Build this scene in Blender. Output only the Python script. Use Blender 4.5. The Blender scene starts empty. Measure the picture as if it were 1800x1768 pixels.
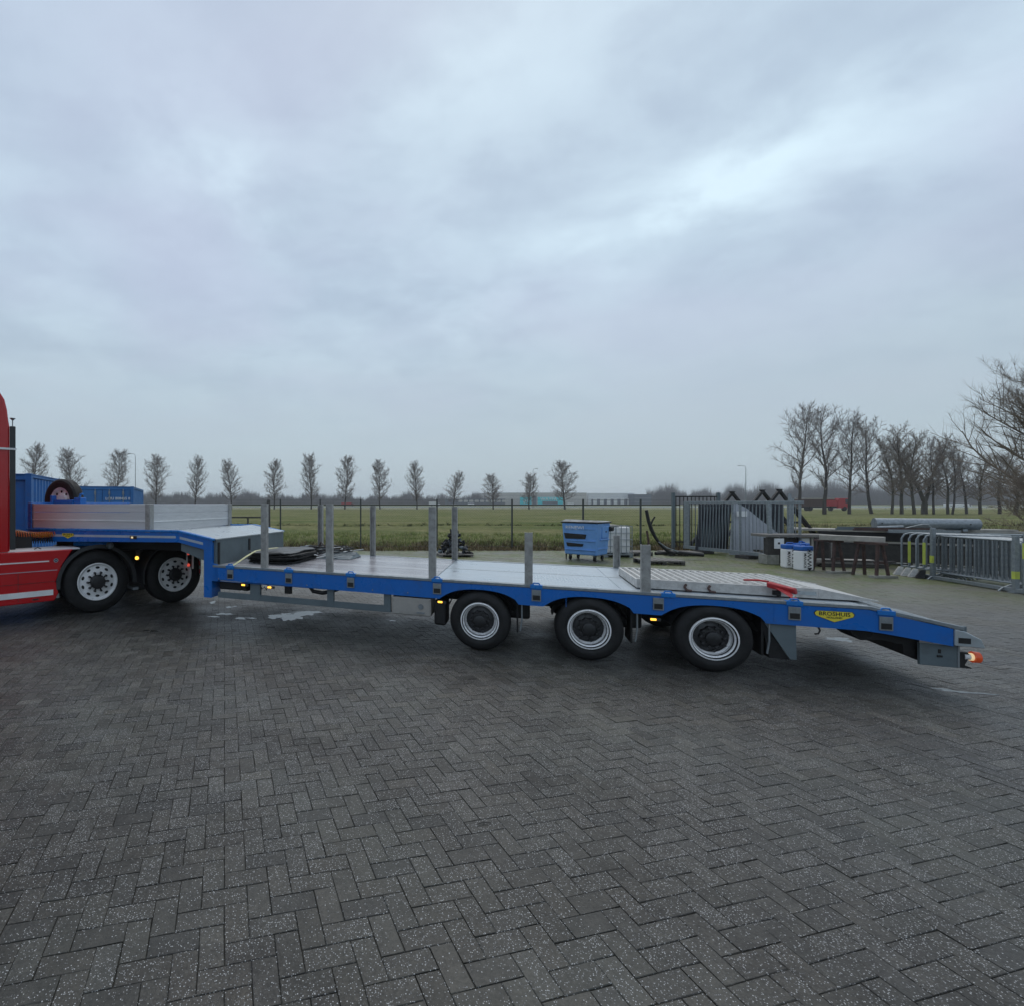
import bpy, bmesh, math, random
import numpy as np
from mathutils import Vector, Matrix
R = math.radians
rnd = random.Random(7)
S = bpy.context.scene
col = S.collection

# ------------------------------------------------------------------ camera, world, sun, exposure
F, CX, CY, HC = 890.0, 600.0, 884.0, 1.92      # focal length and principal point in photo pixels, eye height
cd = bpy.data.cameras.new('camera'); cam = bpy.data.objects.new('camera', cd); col.objects.link(cam)
cam.location = (0, 0, HC); cam.rotation_euler = (R(90), 0, 0)
cd.sensor_fit = 'HORIZONTAL'; cd.sensor_width = 36; cd.lens = F/1800*36
cd.shift_x = (900-CX)/1800; cd.clip_start = .1; cd.clip_end = 9000
S.camera = cam

SUN_EL, SUN_AZ = R(58), R(15)
w = bpy.data.worlds.new('World'); S.world = w; w.use_nodes = True
nt = w.node_tree; N = nt.nodes; L = nt.links; N.clear()
def node(t, **k):
    n = N.new(t)
    for a, b in k.items(): setattr(n, a, b)
    return n
def wmath(op, a, b=None, c=None):
    n = node('ShaderNodeMath', operation=op)
    for i, v in enumerate((a, b, c)):
        if v is None: continue
        if isinstance(v, (int, float)): n.inputs[i].default_value = v
        else: L.new(v, n.inputs[i])
    return n.outputs[0]
def wmix(fac, a, b):
    n = node('ShaderNodeMix', data_type='RGBA')
    for i, v in ((0, fac), (6, a), (7, b)):
        if isinstance(v, (int, float)): n.inputs[i].default_value = v
        elif isinstance(v, tuple): n.inputs[i].default_value = v+(1,)
        else: L.new(v, n.inputs[i])
    return n.outputs[2]
tc = node('ShaderNodeTexCoord'); sep = node('ShaderNodeSeparateXYZ'); L.new(tc.outputs['Generated'], sep.inputs[0])
zc = wmath('MAXIMUM', sep.outputs[2], 0.0)
den = wmath('ADD', zc, 0.22)                                     # cloud deck seen in perspective
cx_ = wmath('DIVIDE', sep.outputs[0], den); cy_ = wmath('DIVIDE', sep.outputs[1], den)
cmb = node('ShaderNodeCombineXYZ'); L.new(cx_, cmb.inputs[0]); L.new(cy_, cmb.inputs[1])
mp = node('ShaderNodeMapping'); mp.inputs['Rotation'].default_value = (0, 0, R(24)); mp.inputs['Scale'].default_value = (1.0, 1.2, 1)
mp.inputs['Location'].default_value = (1.2, .35, 0)
L.new(cmb.outputs[0], mp.inputs[0])
def wnoise(vec, sc, det, ro, dist=0.0):
    n = node('ShaderNodeTexNoise'); n.inputs['Scale'].default_value = sc; n.inputs['Detail'].default_value = det
    n.inputs['Roughness'].default_value = ro; n.inputs['Distortion'].default_value = dist; L.new(vec, n.inputs['Vector']); return n.outputs[0]
n1 = wnoise(mp.outputs[0], 1.15, 5, .5, .5); n2 = wnoise(mp.outputs[0], 3.1, 6, .55, .25); n3 = wnoise(mp.outputs[0], .9, 3, .5)
def ramp(v, a, b):
    n = node('ShaderNodeMapRange'); n.interpolation_type = 'SMOOTHSTEP'
    L.new(v, n.inputs[0]); n.inputs[1].default_value = a; n.inputs[2].default_value = b; return n.outputs[0]
def blob(px, py, sx, sy, rot):                                   # brighter break in the cloud, as a direction
    d = Vector(((px-CX)/F, 1, (CY-py)/F)).normalized()
    r = Vector((math.cos(rot), 0, math.sin(rot))); r = (r-d*r.dot(d)).normalized(); u = r.cross(d)
    acc = None
    for ax, sg in ((r, sx), (u, sy)):
        v = node('ShaderNodeVectorMath', operation='DOT_PRODUCT'); L.new(tc.outputs['Generated'], v.inputs[0]); v.inputs[1].default_value = ax
        q = wmath('DIVIDE', v.outputs['Value'], sg); q = wmath('MULTIPLY', q, q); acc = q if acc is None else wmath('ADD', acc, q)
    fr = node('ShaderNodeVectorMath', operation='DOT_PRODUCT'); L.new(tc.outputs['Generated'], fr.inputs[0]); fr.inputs[1].default_value = d
    e = wmath('POWER', 2.718, wmath('MULTIPLY', acc, -1.0))
    return wmath('MULTIPLY', e, wmath('GREATER_THAN', fr.outputs['Value'], 0.0))
bl = None
for a, k in (((800, 90, .24, .16, .2), .55), ((400, 330, .11, .075, .1), .75), ((300, 200, .12, .10, 0), .35), ((1390, 265, .13, .075, .45), .75),
             ((1185, 385, .12, .05, .6), .7), ((960, 470, .14, .05, .5), .35), ((780, 600, .13, .045, .3), .4), ((1620, 240, .12, .06, .3), .3), ((640, 480, .10, .05, .2), .2)):
    t = wmath('MULTIPLY', blob(*a), k); bl = t if bl is None else wmath('ADD', bl, t)
mod = wmath('ADD', wmath('MULTIPLY', ramp(n2, .3, .68), .9), .35)
bl = wmath('MULTIPLY', wmath('MULTIPLY', bl, mod), .78)
n4 = wnoise(mp.outputs[0], 6.5, 5, .6, .2)
fac = wmath('ADD', wmath('ADD', wmath('MULTIPLY', ramp(n1, .36, .66), .26), wmath('MULTIPLY', ramp(n2, .36, .64), .20)), wmath('MULTIPLY', ramp(n4, .35, .68), .08))
fac = wmath('ADD', fac, wmath('MULTIPLY', bl, .66))
clm = node('ShaderNodeClamp'); L.new(fac, clm.inputs[0])
cloud = wmix(clm.outputs[0], (.375, .47, .59), (.66, .82, .92))
tint = wmix(ramp(n3, .4, .62), cloud, wmix(.5, cloud, (.47, .515, .67)))
hz = ramp(zc, .0, .42)
hor = wmix(hz, (.42, .515, .57), tint)
low = wmix(wmath('MULTIPLY', ramp(n2, .35, .7), .25), hor, (.41, .485, .55))
final = wmix(ramp(zc, .1, .4), low, hor)
sky = node('ShaderNodeTexSky', sky_type='NISHITA', sun_disc=False); sky.sun_elevation = SUN_EL; sky.sun_rotation = SUN_AZ
sky.dust_density = 3
sc10 = node('ShaderNodeVectorMath', operation='SCALE'); L.new(final, sc10.inputs[0]); sc10.inputs['Scale'].default_value = 10.4
allsky = wmix(.94, sky.outputs[0], sc10.outputs[0])
bg = node('ShaderNodeBackground'); L.new(allsky, bg.inputs[0]); bg.inputs[1].default_value = .1
wo = node('ShaderNodeOutputWorld'); L.new(bg.outputs[0], wo.inputs[0])

sd = bpy.data.lights.new('sun', 'SUN'); sun = bpy.data.objects.new('sun', sd); col.objects.link(sun)
sd.energy = 1.0; sd.angle = R(60); sd.color = (1, .93, .84)
sun.rotation_euler = Vector((-math.sin(SUN_AZ)*math.cos(SUN_EL), -math.cos(SUN_AZ)*math.cos(SUN_EL), -math.sin(SUN_EL))).to_track_quat('-Z', 'Y').to_euler()
S.view_settings.view_transform = 'Standard'; S.view_settings.look = 'None'; S.view_settings.exposure = .14; S.view_settings.gamma = 1
S.view_settings.use_curve_mapping = False
S.cycles.max_bounces = 6; S.cycles.diffuse_bounces = 3; S.cycles.glossy_bounces = 3; S.cycles.transparent_max_bounces = 6
S.cycles.volume_bounces = 0; S.cycles.use_denoising = True

# ------------------------------------------------------------------ materials
def mat(name, c, rough=.5, metal=0.0, c2=None, nscale=6, nlo=.35, nhi=.65, bump=0.0, bscale=60, rvar=.12, coat=0, emit=None, es=0, dirt=None, streak=False, trans=0):
    m = bpy.data.materials.new(name); m.use_nodes = True
    t = m.node_tree; b = t.nodes['Principled BSDF']; k = t.links
    b.inputs['Roughness'].default_value = rough; b.inputs['Metallic'].default_value = metal
    b.inputs['Coat Weight'].default_value = coat
    if rough >= .9: b.inputs['Specular IOR Level'].default_value = .1
    b.inputs['Base Color'].default_value = (*c, 1)
    if trans: b.inputs['Transmission Weight'].default_value = trans
    if emit: b.inputs['Emission Color'].default_value = (*emit, 1); b.inputs['Emission Strength'].default_value = es
    tcn = t.nodes.new('ShaderNodeTexCoord'); src = tcn.outputs['Object']
    if streak:
        mm = t.nodes.new('ShaderNodeMapping'); mm.inputs['Scale'].default_value = streak; k.new(src, mm.inputs[0]); src = mm.outputs[0]
    def nz(sc, det=5, ro=.6):
        n = t.nodes.new('ShaderNodeTexNoise'); n.inputs['Scale'].default_value = sc; n.inputs['Detail'].default_value = det
        n.inputs['Roughness'].default_value = ro; k.new(src, n.inputs['Vector']); return n.outputs[0]
    def mr(v, a, bb, c0=0, d=1):
        n = t.nodes.new('ShaderNodeMapRange'); k.new(v, n.inputs[0])
        for i, q in enumerate((a, bb, c0, d)): n.inputs[i+1].default_value = q
        return n.outputs[0]
    last = None
    base = nz(nscale)
    if c2 is None: c2 = tuple(x*.72 for x in c)
    mx = t.nodes.new('ShaderNodeMix'); mx.data_type = 'RGBA'; k.new(mr(base, nlo, nhi), mx.inputs[0])
    mx.inputs[6].default_value = (*c, 1); mx.inputs[7].default_value = (*c2, 1); last = mx.outputs[2]
    if dirt:
        d2 = t.nodes.new('ShaderNodeMix'); d2.data_type = 'RGBA'; k.new(mr(nz(nscale*2.7, 8, .7), .52, .75, 0, dirt[1]), d2.inputs[0])
        k.new(last, d2.inputs[6]); d2.inputs[7].default_value = (*dirt[0], 1); last = d2.outputs[2]
    k.new(last, b.inputs['Base Color'])
    k.new(mr(base, .3, .7, max(.03, rough-rvar), min(1, rough+rvar)), b.inputs['Roughness'])
    if bump:
        bn = t.nodes.new('ShaderNodeBump'); bn.inputs['Strength'].default_value = bump; bn.inputs['Distance'].default_value = .01
        k.new(nz(bscale), bn.inputs['Height']); k.new(bn.outputs[0], b.inputs['Normal'])
    return m
M = {}
M['blue'] = mat('blue_paint', (.004, .135, .50), .32, c2=(.004, .12, .45), nscale=2, coat=.25, dirt=((.05, .075, .12), .45))
M['blue2'] = mat('blue_paint_light', (.012, .19, .56), .3, c2=(.01, .15, .48), nscale=9)
M['cblue'] = mat('container_blue', (.012, .135, .42), .5, c2=(.01, .11, .35), nscale=1.5, dirt=((.08, .09, .1), .3), bump=.1, bscale=6)
M['cblue2'] = mat('container_blue_faded', (.03, .16, .42), .55, c2=(.02, .13, .36), nscale=1.5, dirt=((.1, .1, .1), .25))
M['red'] = mat('red_paint', (.46, .004, .008), .22, c2=(.40, .003, .007), nscale=.8, coat=.25, rvar=.04)
M['white'] = mat('white_paint', (.78, .79, .79), .35, c2=(.66, .67, .67), nscale=4)
M['tape'] = mat('reflective_tape', (.42, .47, .53), .4, c2=(.33, .38, .44), nscale=9)
M['galv'] = mat('galvanised_steel', (.30, .33, .35), .42, .55, c2=(.22, .245, .26), nscale=14, bump=.05, bscale=40, dirt=((.12, .12, .11), .4))
M['stake'] = mat('stake_steel', (.38, .38, .365), .5, .25, c2=(.26, .26, .25), nscale=9, bump=.1, bscale=40, dirt=((.10, .085, .07), .5))
M['alu'] = mat('aluminium_board', (.60, .61, .62), .45, .15, c2=(.52, .53, .54), nscale=3, streak=(.3, 1, 8), dirt=((.25, .22, .2), .3))
M['alu2'] = mat('weathered_aluminium', (.56, .55, .525), .45, .15, c2=(.42, .41, .39), nscale=14, dirt=((.22, .2, .17), .5), bump=.15, bscale=30)
M['gsteel'] = mat('grey_painted_steel', (.13, .165, .18), .45, c2=(.10, .13, .145), nscale=2.5, dirt=((.06, .07, .07), .4))
M['slope'] = mat('light_checker_plate', (.44, .49, .51), .33, .35, c2=(.36, .40, .42), nscale=3, bump=.25, bscale=45, dirt=((.2, .2, .19), .35))
M['rubber'] = mat('rubber', (.006, .006, .007), .75, c2=(.010, .010, .010), nscale=12, bump=.1, bscale=60, dirt=((.022, .021, .018), .35))
M['black'] = mat('black_steel', (.006, .006, .007), .6, c2=(.010, .010, .010), nscale=5, dirt=((.02, .019, .017), .3))
M['fender'] = mat('black_plastic', (.022, .024, .026), .45, c2=(.03, .032, .034), nscale=5, dirt=((.07, .068, .06), .3))
M['rim'] = mat('polished_rim', (.95, .95, .95), .26, .25, c2=(.86, .86, .87), nscale=5, dirt=((.3, .29, .27), .2))
M['rimw'] = mat('silver_painted_rim', (.85, .85, .85), .4, .0, c2=(.72, .72, .72), nscale=6, dirt=((.2, .19, .18), .35))
M['disc'] = mat('dark_wheel_disc', (.060, .062, .066), .4, .3, c2=(.042, .044, .047), nscale=12, dirt=((.09, .085, .075), .35))
M['hub'] = mat('dark_hub', (.018, .019, .02), .45, .2, c2=(.03, .03, .032), nscale=15)
M['stainless'] = mat('stainless_box', (.44, .42, .39), .4, .3, c2=(.34, .33, .31), nscale=3, dirt=((.12, .11, .1), .4))
M['amber'] = mat('amber_lens', (.9, .35, .02), .2, emit=(1, .5, .06), es=2.2)
M['orange'] = mat('orange_beacon', (.75, .09, .02), .2, emit=(1, .12, .02), es=.06)
M['lampw'] = mat('lit_bulb', (1, .9, .6), .2, emit=(1, .7, .35), es=.45)
M['redlens'] = mat('red_lens', (.3, .01, .01), .2, emit=(1, .12, .08), es=.5)
M['yellow'] = mat('yellow_sign', (.80, .66, .06), .4, c2=(.72, .58, .05), nscale=5)
M['ink'] = mat('black_ink', (.01, .01, .01), .5)
M['wet_wood'] = mat('wet_deck_timber', (.42, .405, .425), .13, c2=(.29, .28, .295), nscale=3, streak=(.6, 9, 9), bump=.15, bscale=20, rvar=.12)
M['wet_wood2'] = mat('wet_deck_timber_pale', (.50, .49, .50), .2, c2=(.36, .35, .36), nscale=3, streak=(.6, 9, 9), bump=.15, bscale=20)
M['oldwood'] = mat('old_wood', (.20, .185, .165), .7, c2=(.12, .11, .10), nscale=5, streak=(1, 6, 6), bump=.3, bscale=25)
M['palewood'] = mat('pale_batten', (.42, .39, .34), .7, c2=(.3, .28, .25), nscale=5, bump=.2, bscale=25)
M['darkwood'] = mat('dark_wood', (.05, .045, .04), .7, c2=(.028, .026, .024), nscale=6, bump=.3, bscale=25)
M['rust'] = mat('rusty_paint', (.085, .042, .033), .7, c2=(.045, .027, .024), nscale=9, dirt=((.03, .025, .02), .6), bump=.2)
M['strap'] = mat('yellow_strap', (.68, .66, .34), .7, c2=(.5, .5, .3), nscale=20)
M['redstrap'] = mat('red_strap', (.42, .02, .025), .6, c2=(.3, .015, .02), nscale=20)
M['binblue'] = mat('bin_plastic', (.17, .37, .74), .45, c2=(.14, .32, .66), nscale=3, dirt=((.12, .17, .28), .3))
M['grey_lid'] = mat('weathered_lid', (.32, .33, .33), .6, c2=(.2, .2, .2), nscale=4)
M['ibc'] = mat('white_tank_plastic', (.84, .83, .81), .4, c2=(.76, .75, .73), nscale=3)
M['concrete'] = mat('concrete', (.30, .29, .26), .85, c2=(.2, .2, .17), nscale=6, bump=.3, bscale=30, dirt=((.10, .12, .05), .5))
M['fence'] = mat('dark_green_fence', (.035, .042, .04), .5, c2=(.05, .055, .05), nscale=6)
M['wire'] = mat('fence_wire', (.12, .13, .13), .5, .3)
M['steelsheet'] = mat('grey_sheet', (.38, .40, .44), .5, .1, c2=(.31, .33, .37), nscale=2, streak=(6, 6, .4))
M['darksheet'] = mat('dark_mesh_sheet', (.016, .019, .027), .6, c2=(.028, .032, .042), nscale=8, bump=.3, bscale=25)
M['hiviz'] = mat('yellow_green_tape', (.55, .62, .08), .5, c2=(.45, .5, .08), nscale=6)
M['capblue'] = mat('blue_cap', (.01, .13, .5), .4)
M['bark'] = mat('bark', (.075, .066, .060), .9, c2=(.05, .045, .04), nscale=3, bump=.3, bscale=10)
M['twig'] = mat('twigs', (.25, .215, .20), .9, c2=(.20, .175, .16), nscale=1)
M['bark2'] = mat('green_bark', (.085, .078, .062), .9, c2=(.062, .058, .046), nscale=2, bump=.3, bscale=10)
M['twig2'] = mat('brown_twigs', (.26, .21, .17), .9, c2=(.20, .165, .13), nscale=1)
M['wood_far'] = mat('far_twigs', (.17, .16, .16), .95, c2=(.13, .125, .125), nscale=.1)
M['wallgrey'] = mat('grey_cladding', (.50, .485, .46), .6, c2=(.46, .45, .43), nscale=.1)
M['wallwhite'] = mat('white_cladding', (.74, .76, .78), .6, c2=(.68, .70, .72), nscale=.1)
M['walldark'] = mat('dark_cladding', (.10, .12, .15), .6, c2=(.085, .10, .13), nscale=.1)
M['teal'] = mat('teal_sign', (.02, .62, .70), .5, c2=(.02, .56, .64), nscale=.1)
M['glass'] = mat('dark_glass', (.02, .025, .03), .08, c2=(.03, .035, .04))
M['water'] = mat('puddle_water', (.03, .032, .03), .04, c2=(.04, .04, .035), rvar=.01, bump=.02, bscale=30)
M['orangehose'] = mat('orange_hose', (.6, .13, .02), .35)
M['yelhose'] = mat('yellow_hose', (.62, .42, .03), .35)

def paving_material(name, with_tint=True):
    m = bpy.data.materials.new(name); m.use_nodes = True; t = m.node_tree; k = t.links; b = t.nodes['Principled BSDF']
    g = t.nodes.new('ShaderNodeNewGeometry'); pos = g.outputs['Position']
    def nz(sc, det=4, ro=.6):
        n = t.nodes.new('ShaderNodeTexNoise'); n.inputs['Scale'].default_value = sc; n.inputs['Detail'].default_value = det
        n.inputs['Roughness'].default_value = ro; k.new(pos, n.inputs['Vector']); return n.outputs[0]
    def mr(v, a, bb, c0=0., d=1.):
        n = t.nodes.new('ShaderNodeMapRange'); k.new(v, n.inputs[0])
        for i, q in enumerate((a, bb, c0, d)): n.inputs[i+1].default_value = q
        return n.outputs[0]
    def mix(f, a, bb, bt='MIX'):
        n = t.nodes.new('ShaderNodeMix'); n.data_type = 'RGBA'; n.blend_type = bt
        for i, v in ((0, f), (6, a), (7, bb)):
            if isinstance(v, (int, float)): n.inputs[i].default_value = v
            elif isinstance(v, tuple): n.inputs[i].default_value = (*v, 1)
            else: k.new(v, n.inputs[i])
        return n.outputs[2]
    def mth(op, a, bb):
        n = t.nodes.new('ShaderNodeMath'); n.operation = op
        for i, v in enumerate((a, bb)):
            if isinstance(v, (int, float)): n.inputs[i].default_value = v
            else: k.new(v, n.inputs[i])
        return n.outputs[0]
    base = mix(mr(nz(5, 5), .35, .65), (.023, .0215, .019), (.041, .0385, .034))
    base = mix(1.0, base, mix(mr(nz(70, 5, .7), .36, .64), (.52, .52, .52), (1.6, 1.6, 1.56)), 'MULTIPLY')
    base = mix(1.0, base, mix(mr(nz(19, 5, .6), .36, .64), (.78, .78, .78), (1.24, 1.23, 1.2)), 'MULTIPLY')
    base = mix(mr(nz(.55, 4), .42, .62, 0, .55), base, (.052, .055, .046))            # greenish film
    if with_tint:
        at = t.nodes.new('ShaderNodeAttribute'); at.attribute_name = 'tint'
        base = mix(1.0, base, at.outputs['Color'], 'MULTIPLY')
    base = mix(mr(nz(.42, 5, .65), .52, .70, 0, .45), base, (.018, .017, .016))        # damp and oily stains
    # pale grit
    v = t.nodes.new('ShaderNodeTexVoronoi'); v.inputs['Scale'].default_value = 130; k.new(pos, v.inputs['Vector'])
    sepc = t.nodes.new('ShaderNodeSeparateColor'); k.new(v.outputs['Color'], sepc.inputs[0])
    dens = mr(nz(3.5, 4, .7), .35, .65, .84, .42)
    if with_tint: dens = mth('ADD', dens, mr(at.outputs['Alpha'], 0, 1, -.26, .16))
    pick = mth('GREATER_THAN', sepc.outputs[0], dens)
    dot = mr(v.outputs['Distance'], .18, .42, 1, 0)
    bright = mr(sepc.outputs[1], 0, 1, .08, .60)
    sp = mth('MULTIPLY', pick, dot)
    cb = t.nodes.new('ShaderNodeCombineColor'); [k.new(bright, cb.inputs[i]) for i in range(3)]
    base = mix(sp, base, cb.outputs[0])
    v2 = t.nodes.new('ShaderNodeTexVoronoi'); v2.inputs['Scale'].default_value = 66; k.new(pos, v2.inputs['Vector'])
    s2 = t.nodes.new('ShaderNodeSeparateColor'); k.new(v2.outputs['Color'], s2.inputs[0])
    p2 = mth('MULTIPLY', mth('GREATER_THAN', s2.outputs[0], .91), mr(v2.outputs['Distance'], .08, .17, 1, 0))
    base = mix(p2, base, (.60, .60, .56))
    # paler tone, then moss, towards the back of the yard
    sx = t.nodes.new('ShaderNodeSeparateXYZ'); k.new(pos, sx.inputs[0])
    edge = mth('ADD', sx.outputs[1], mr(sx.outputs[0], -6, 14, -3.5, 1.2))
    mossm = mth('MULTIPLY', mr(edge, 9.5, 14, 0, 1), mr(nz(.5, 6, .65), .38, .54, .15, 1.0))
    farm = mr(edge, 6.5, 12, 0, .75)
    base = mix(farm, base, (.135, .127, .104))
    base = mix(mossm, base, mix(mr(nz(3, 5), .4, .6), (.080, .110, .018), (.125, .12, .055)))
    k.new(base, b.inputs['Base Color'])
    wet = mr(nz(.9, 5, .6), .42, .62)
    rough = mth('ADD', mr(nz(45, 3), .3, .7, .30, .50), mth('MULTIPLY', wet, .16))
    k.new(rough, b.inputs['Roughness']); b.inputs['Specular IOR Level'].default_value = .36
    bn = t.nodes.new('ShaderNodeBump'); bn.inputs['Strength'].default_value = .55; bn.inputs['Distance'].default_value = .004
    k.new(mth('ADD', nz(120, 3), mth('MULTIPLY', sp, .4)), bn.inputs['Height']); k.new(bn.outputs[0], b.inputs['Normal'])
    return m
M['paver'] = paving_material('paver_concrete')
M['joint'] = mat('sandy_joint', (.013, .0125, .011), .95, c2=(.040, .038, .032), nscale=14, bump=.4, bscale=40)

def field_material():
    m = bpy.data.materials.new('rough_grass'); m.use_nodes = True; t = m.node_tree; k = t.links; b = t.nodes['Principled BSDF']
    g = t.nodes.new('ShaderNodeNewGeometry'); pos = g.outputs['Position']
    def nz(sc, det=5, ro=.62, st=None):
        src = pos
        if st: mm = t.nodes.new('ShaderNodeMapping'); mm.inputs['Scale'].default_value = st; k.new(pos, mm.inputs[0]); src = mm.outputs[0]
        n = t.nodes.new('ShaderNodeTexNoise'); n.inputs['Scale'].default_value = sc; n.inputs['Detail'].default_value = det
        n.inputs['Roughness'].default_value = ro; k.new(src, n.inputs['Vector']); return n.outputs[0]
    def mr(v, a, bb, c0=0., d=1.):
        n = t.nodes.new('ShaderNodeMapRange'); k.new(v, n.inputs[0])
        for i, q in enumerate((a, bb, c0, d)): n.inputs[i+1].default_value = q
        return n.outputs[0]
    def mix(f, a, bb):
        n = t.nodes.new('ShaderNodeMix'); n.data_type = 'RGBA'
        for i, v in ((0, f), (6, a), (7, bb)):
            if isinstance(v, (int, float)): n.inputs[i].default_value = v
            elif isinstance(v, tuple): n.inputs[i].default_value = (*v, 1)
            else: k.new(v, n.inputs[i])
        return n.outputs[2]
    c = mix(mr(nz(.16, 6, .6, (.5, 1, 1)), .36, .62), (.115, .140, .045), (.22, .205, .095))
    c = mix(mr(nz(1.3, 6, .7), .45, .68, 0, .8), c, (.050, .065, .018))
    sx = t.nodes.new('ShaderNodeSeparateXYZ'); k.new(pos, sx.inputs[0])
    c = mix(mr(sx.outputs[1], 70, 150, 0, .5), c, (.165, .165, .075))
    near = t.nodes.new('ShaderNodeMath'); near.operation = 'MULTIPLY'
    k.new(mr(sx.outputs[1], 24.5, 22.2), near.inputs[0]); k.new(mr(nz(.7, 5), .35, .55), near.inputs[1])
    c = mix(near.outputs[0], c, (.062, .045, .026))
    k.new(c, b.inputs['Base Color']); b.inputs['Roughness'].default_value = 1; b.inputs['Specular IOR Level'].default_value = .05
    bn = t.nodes.new('ShaderNodeBump'); bn.inputs['Strength'].default_value = .8; bn.inputs['Distance'].default_value = .12
    k.new(nz(4, 6, .7), bn.inputs['Height']); k.new(bn.outputs[0], b.inputs['Normal'])
    return m
M['field'] = field_material()
def tinted(name, rough=.9):
    m = bpy.data.materials.new(name); m.use_nodes = True; t = m.node_tree; b = t.nodes['Principled BSDF']
    a = t.nodes.new('ShaderNodeAttribute'); a.attribute_name = 'tint'; t.links.new(a.outputs['Color'], b.inputs['Base Color']); b.inputs['Roughness'].default_value = rough; b.inputs['Specular IOR Level'].default_value = .1
    return m
M['blade'] = tinted('grass_blades')
def perforated(name, c, sc, rough=.35, metal=.5):
    m = mat(name, c, rough, metal, nscale=2, c2=tuple(q*.86 for q in c), dirt=((.3, .33, .35), .18)); t = m.node_tree; k = t.links; b = t.nodes['Principled BSDF']
    tcn = t.nodes.new('ShaderNodeTexCoord'); v = t.nodes.new('ShaderNodeTexVoronoi'); v.inputs['Scale'].default_value = sc; v.inputs['Randomness'].default_value = 0
    k.new(tcn.outputs['Object'], v.inputs['Vector'])
    r = t.nodes.new('ShaderNodeMapRange'); r.inputs[1].default_value = .25; r.inputs[2].default_value = .4; r.inputs[3].default_value = 1; r.inputs[4].default_value = 0
    k.new(v.outputs['Distance'], r.inputs[0])
    bn = t.nodes.new('ShaderNodeBump'); bn.inputs['Strength'].default_value = .6; bn.inputs['Distance'].default_value = .006
    k.new(r.outputs[0], bn.inputs['Height']); k.new(bn.outputs[0], b.inputs['Normal']); return m
M['studded'] = perforated('studded_galvanised_plate', (.44, .50, .55), 24)

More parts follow.
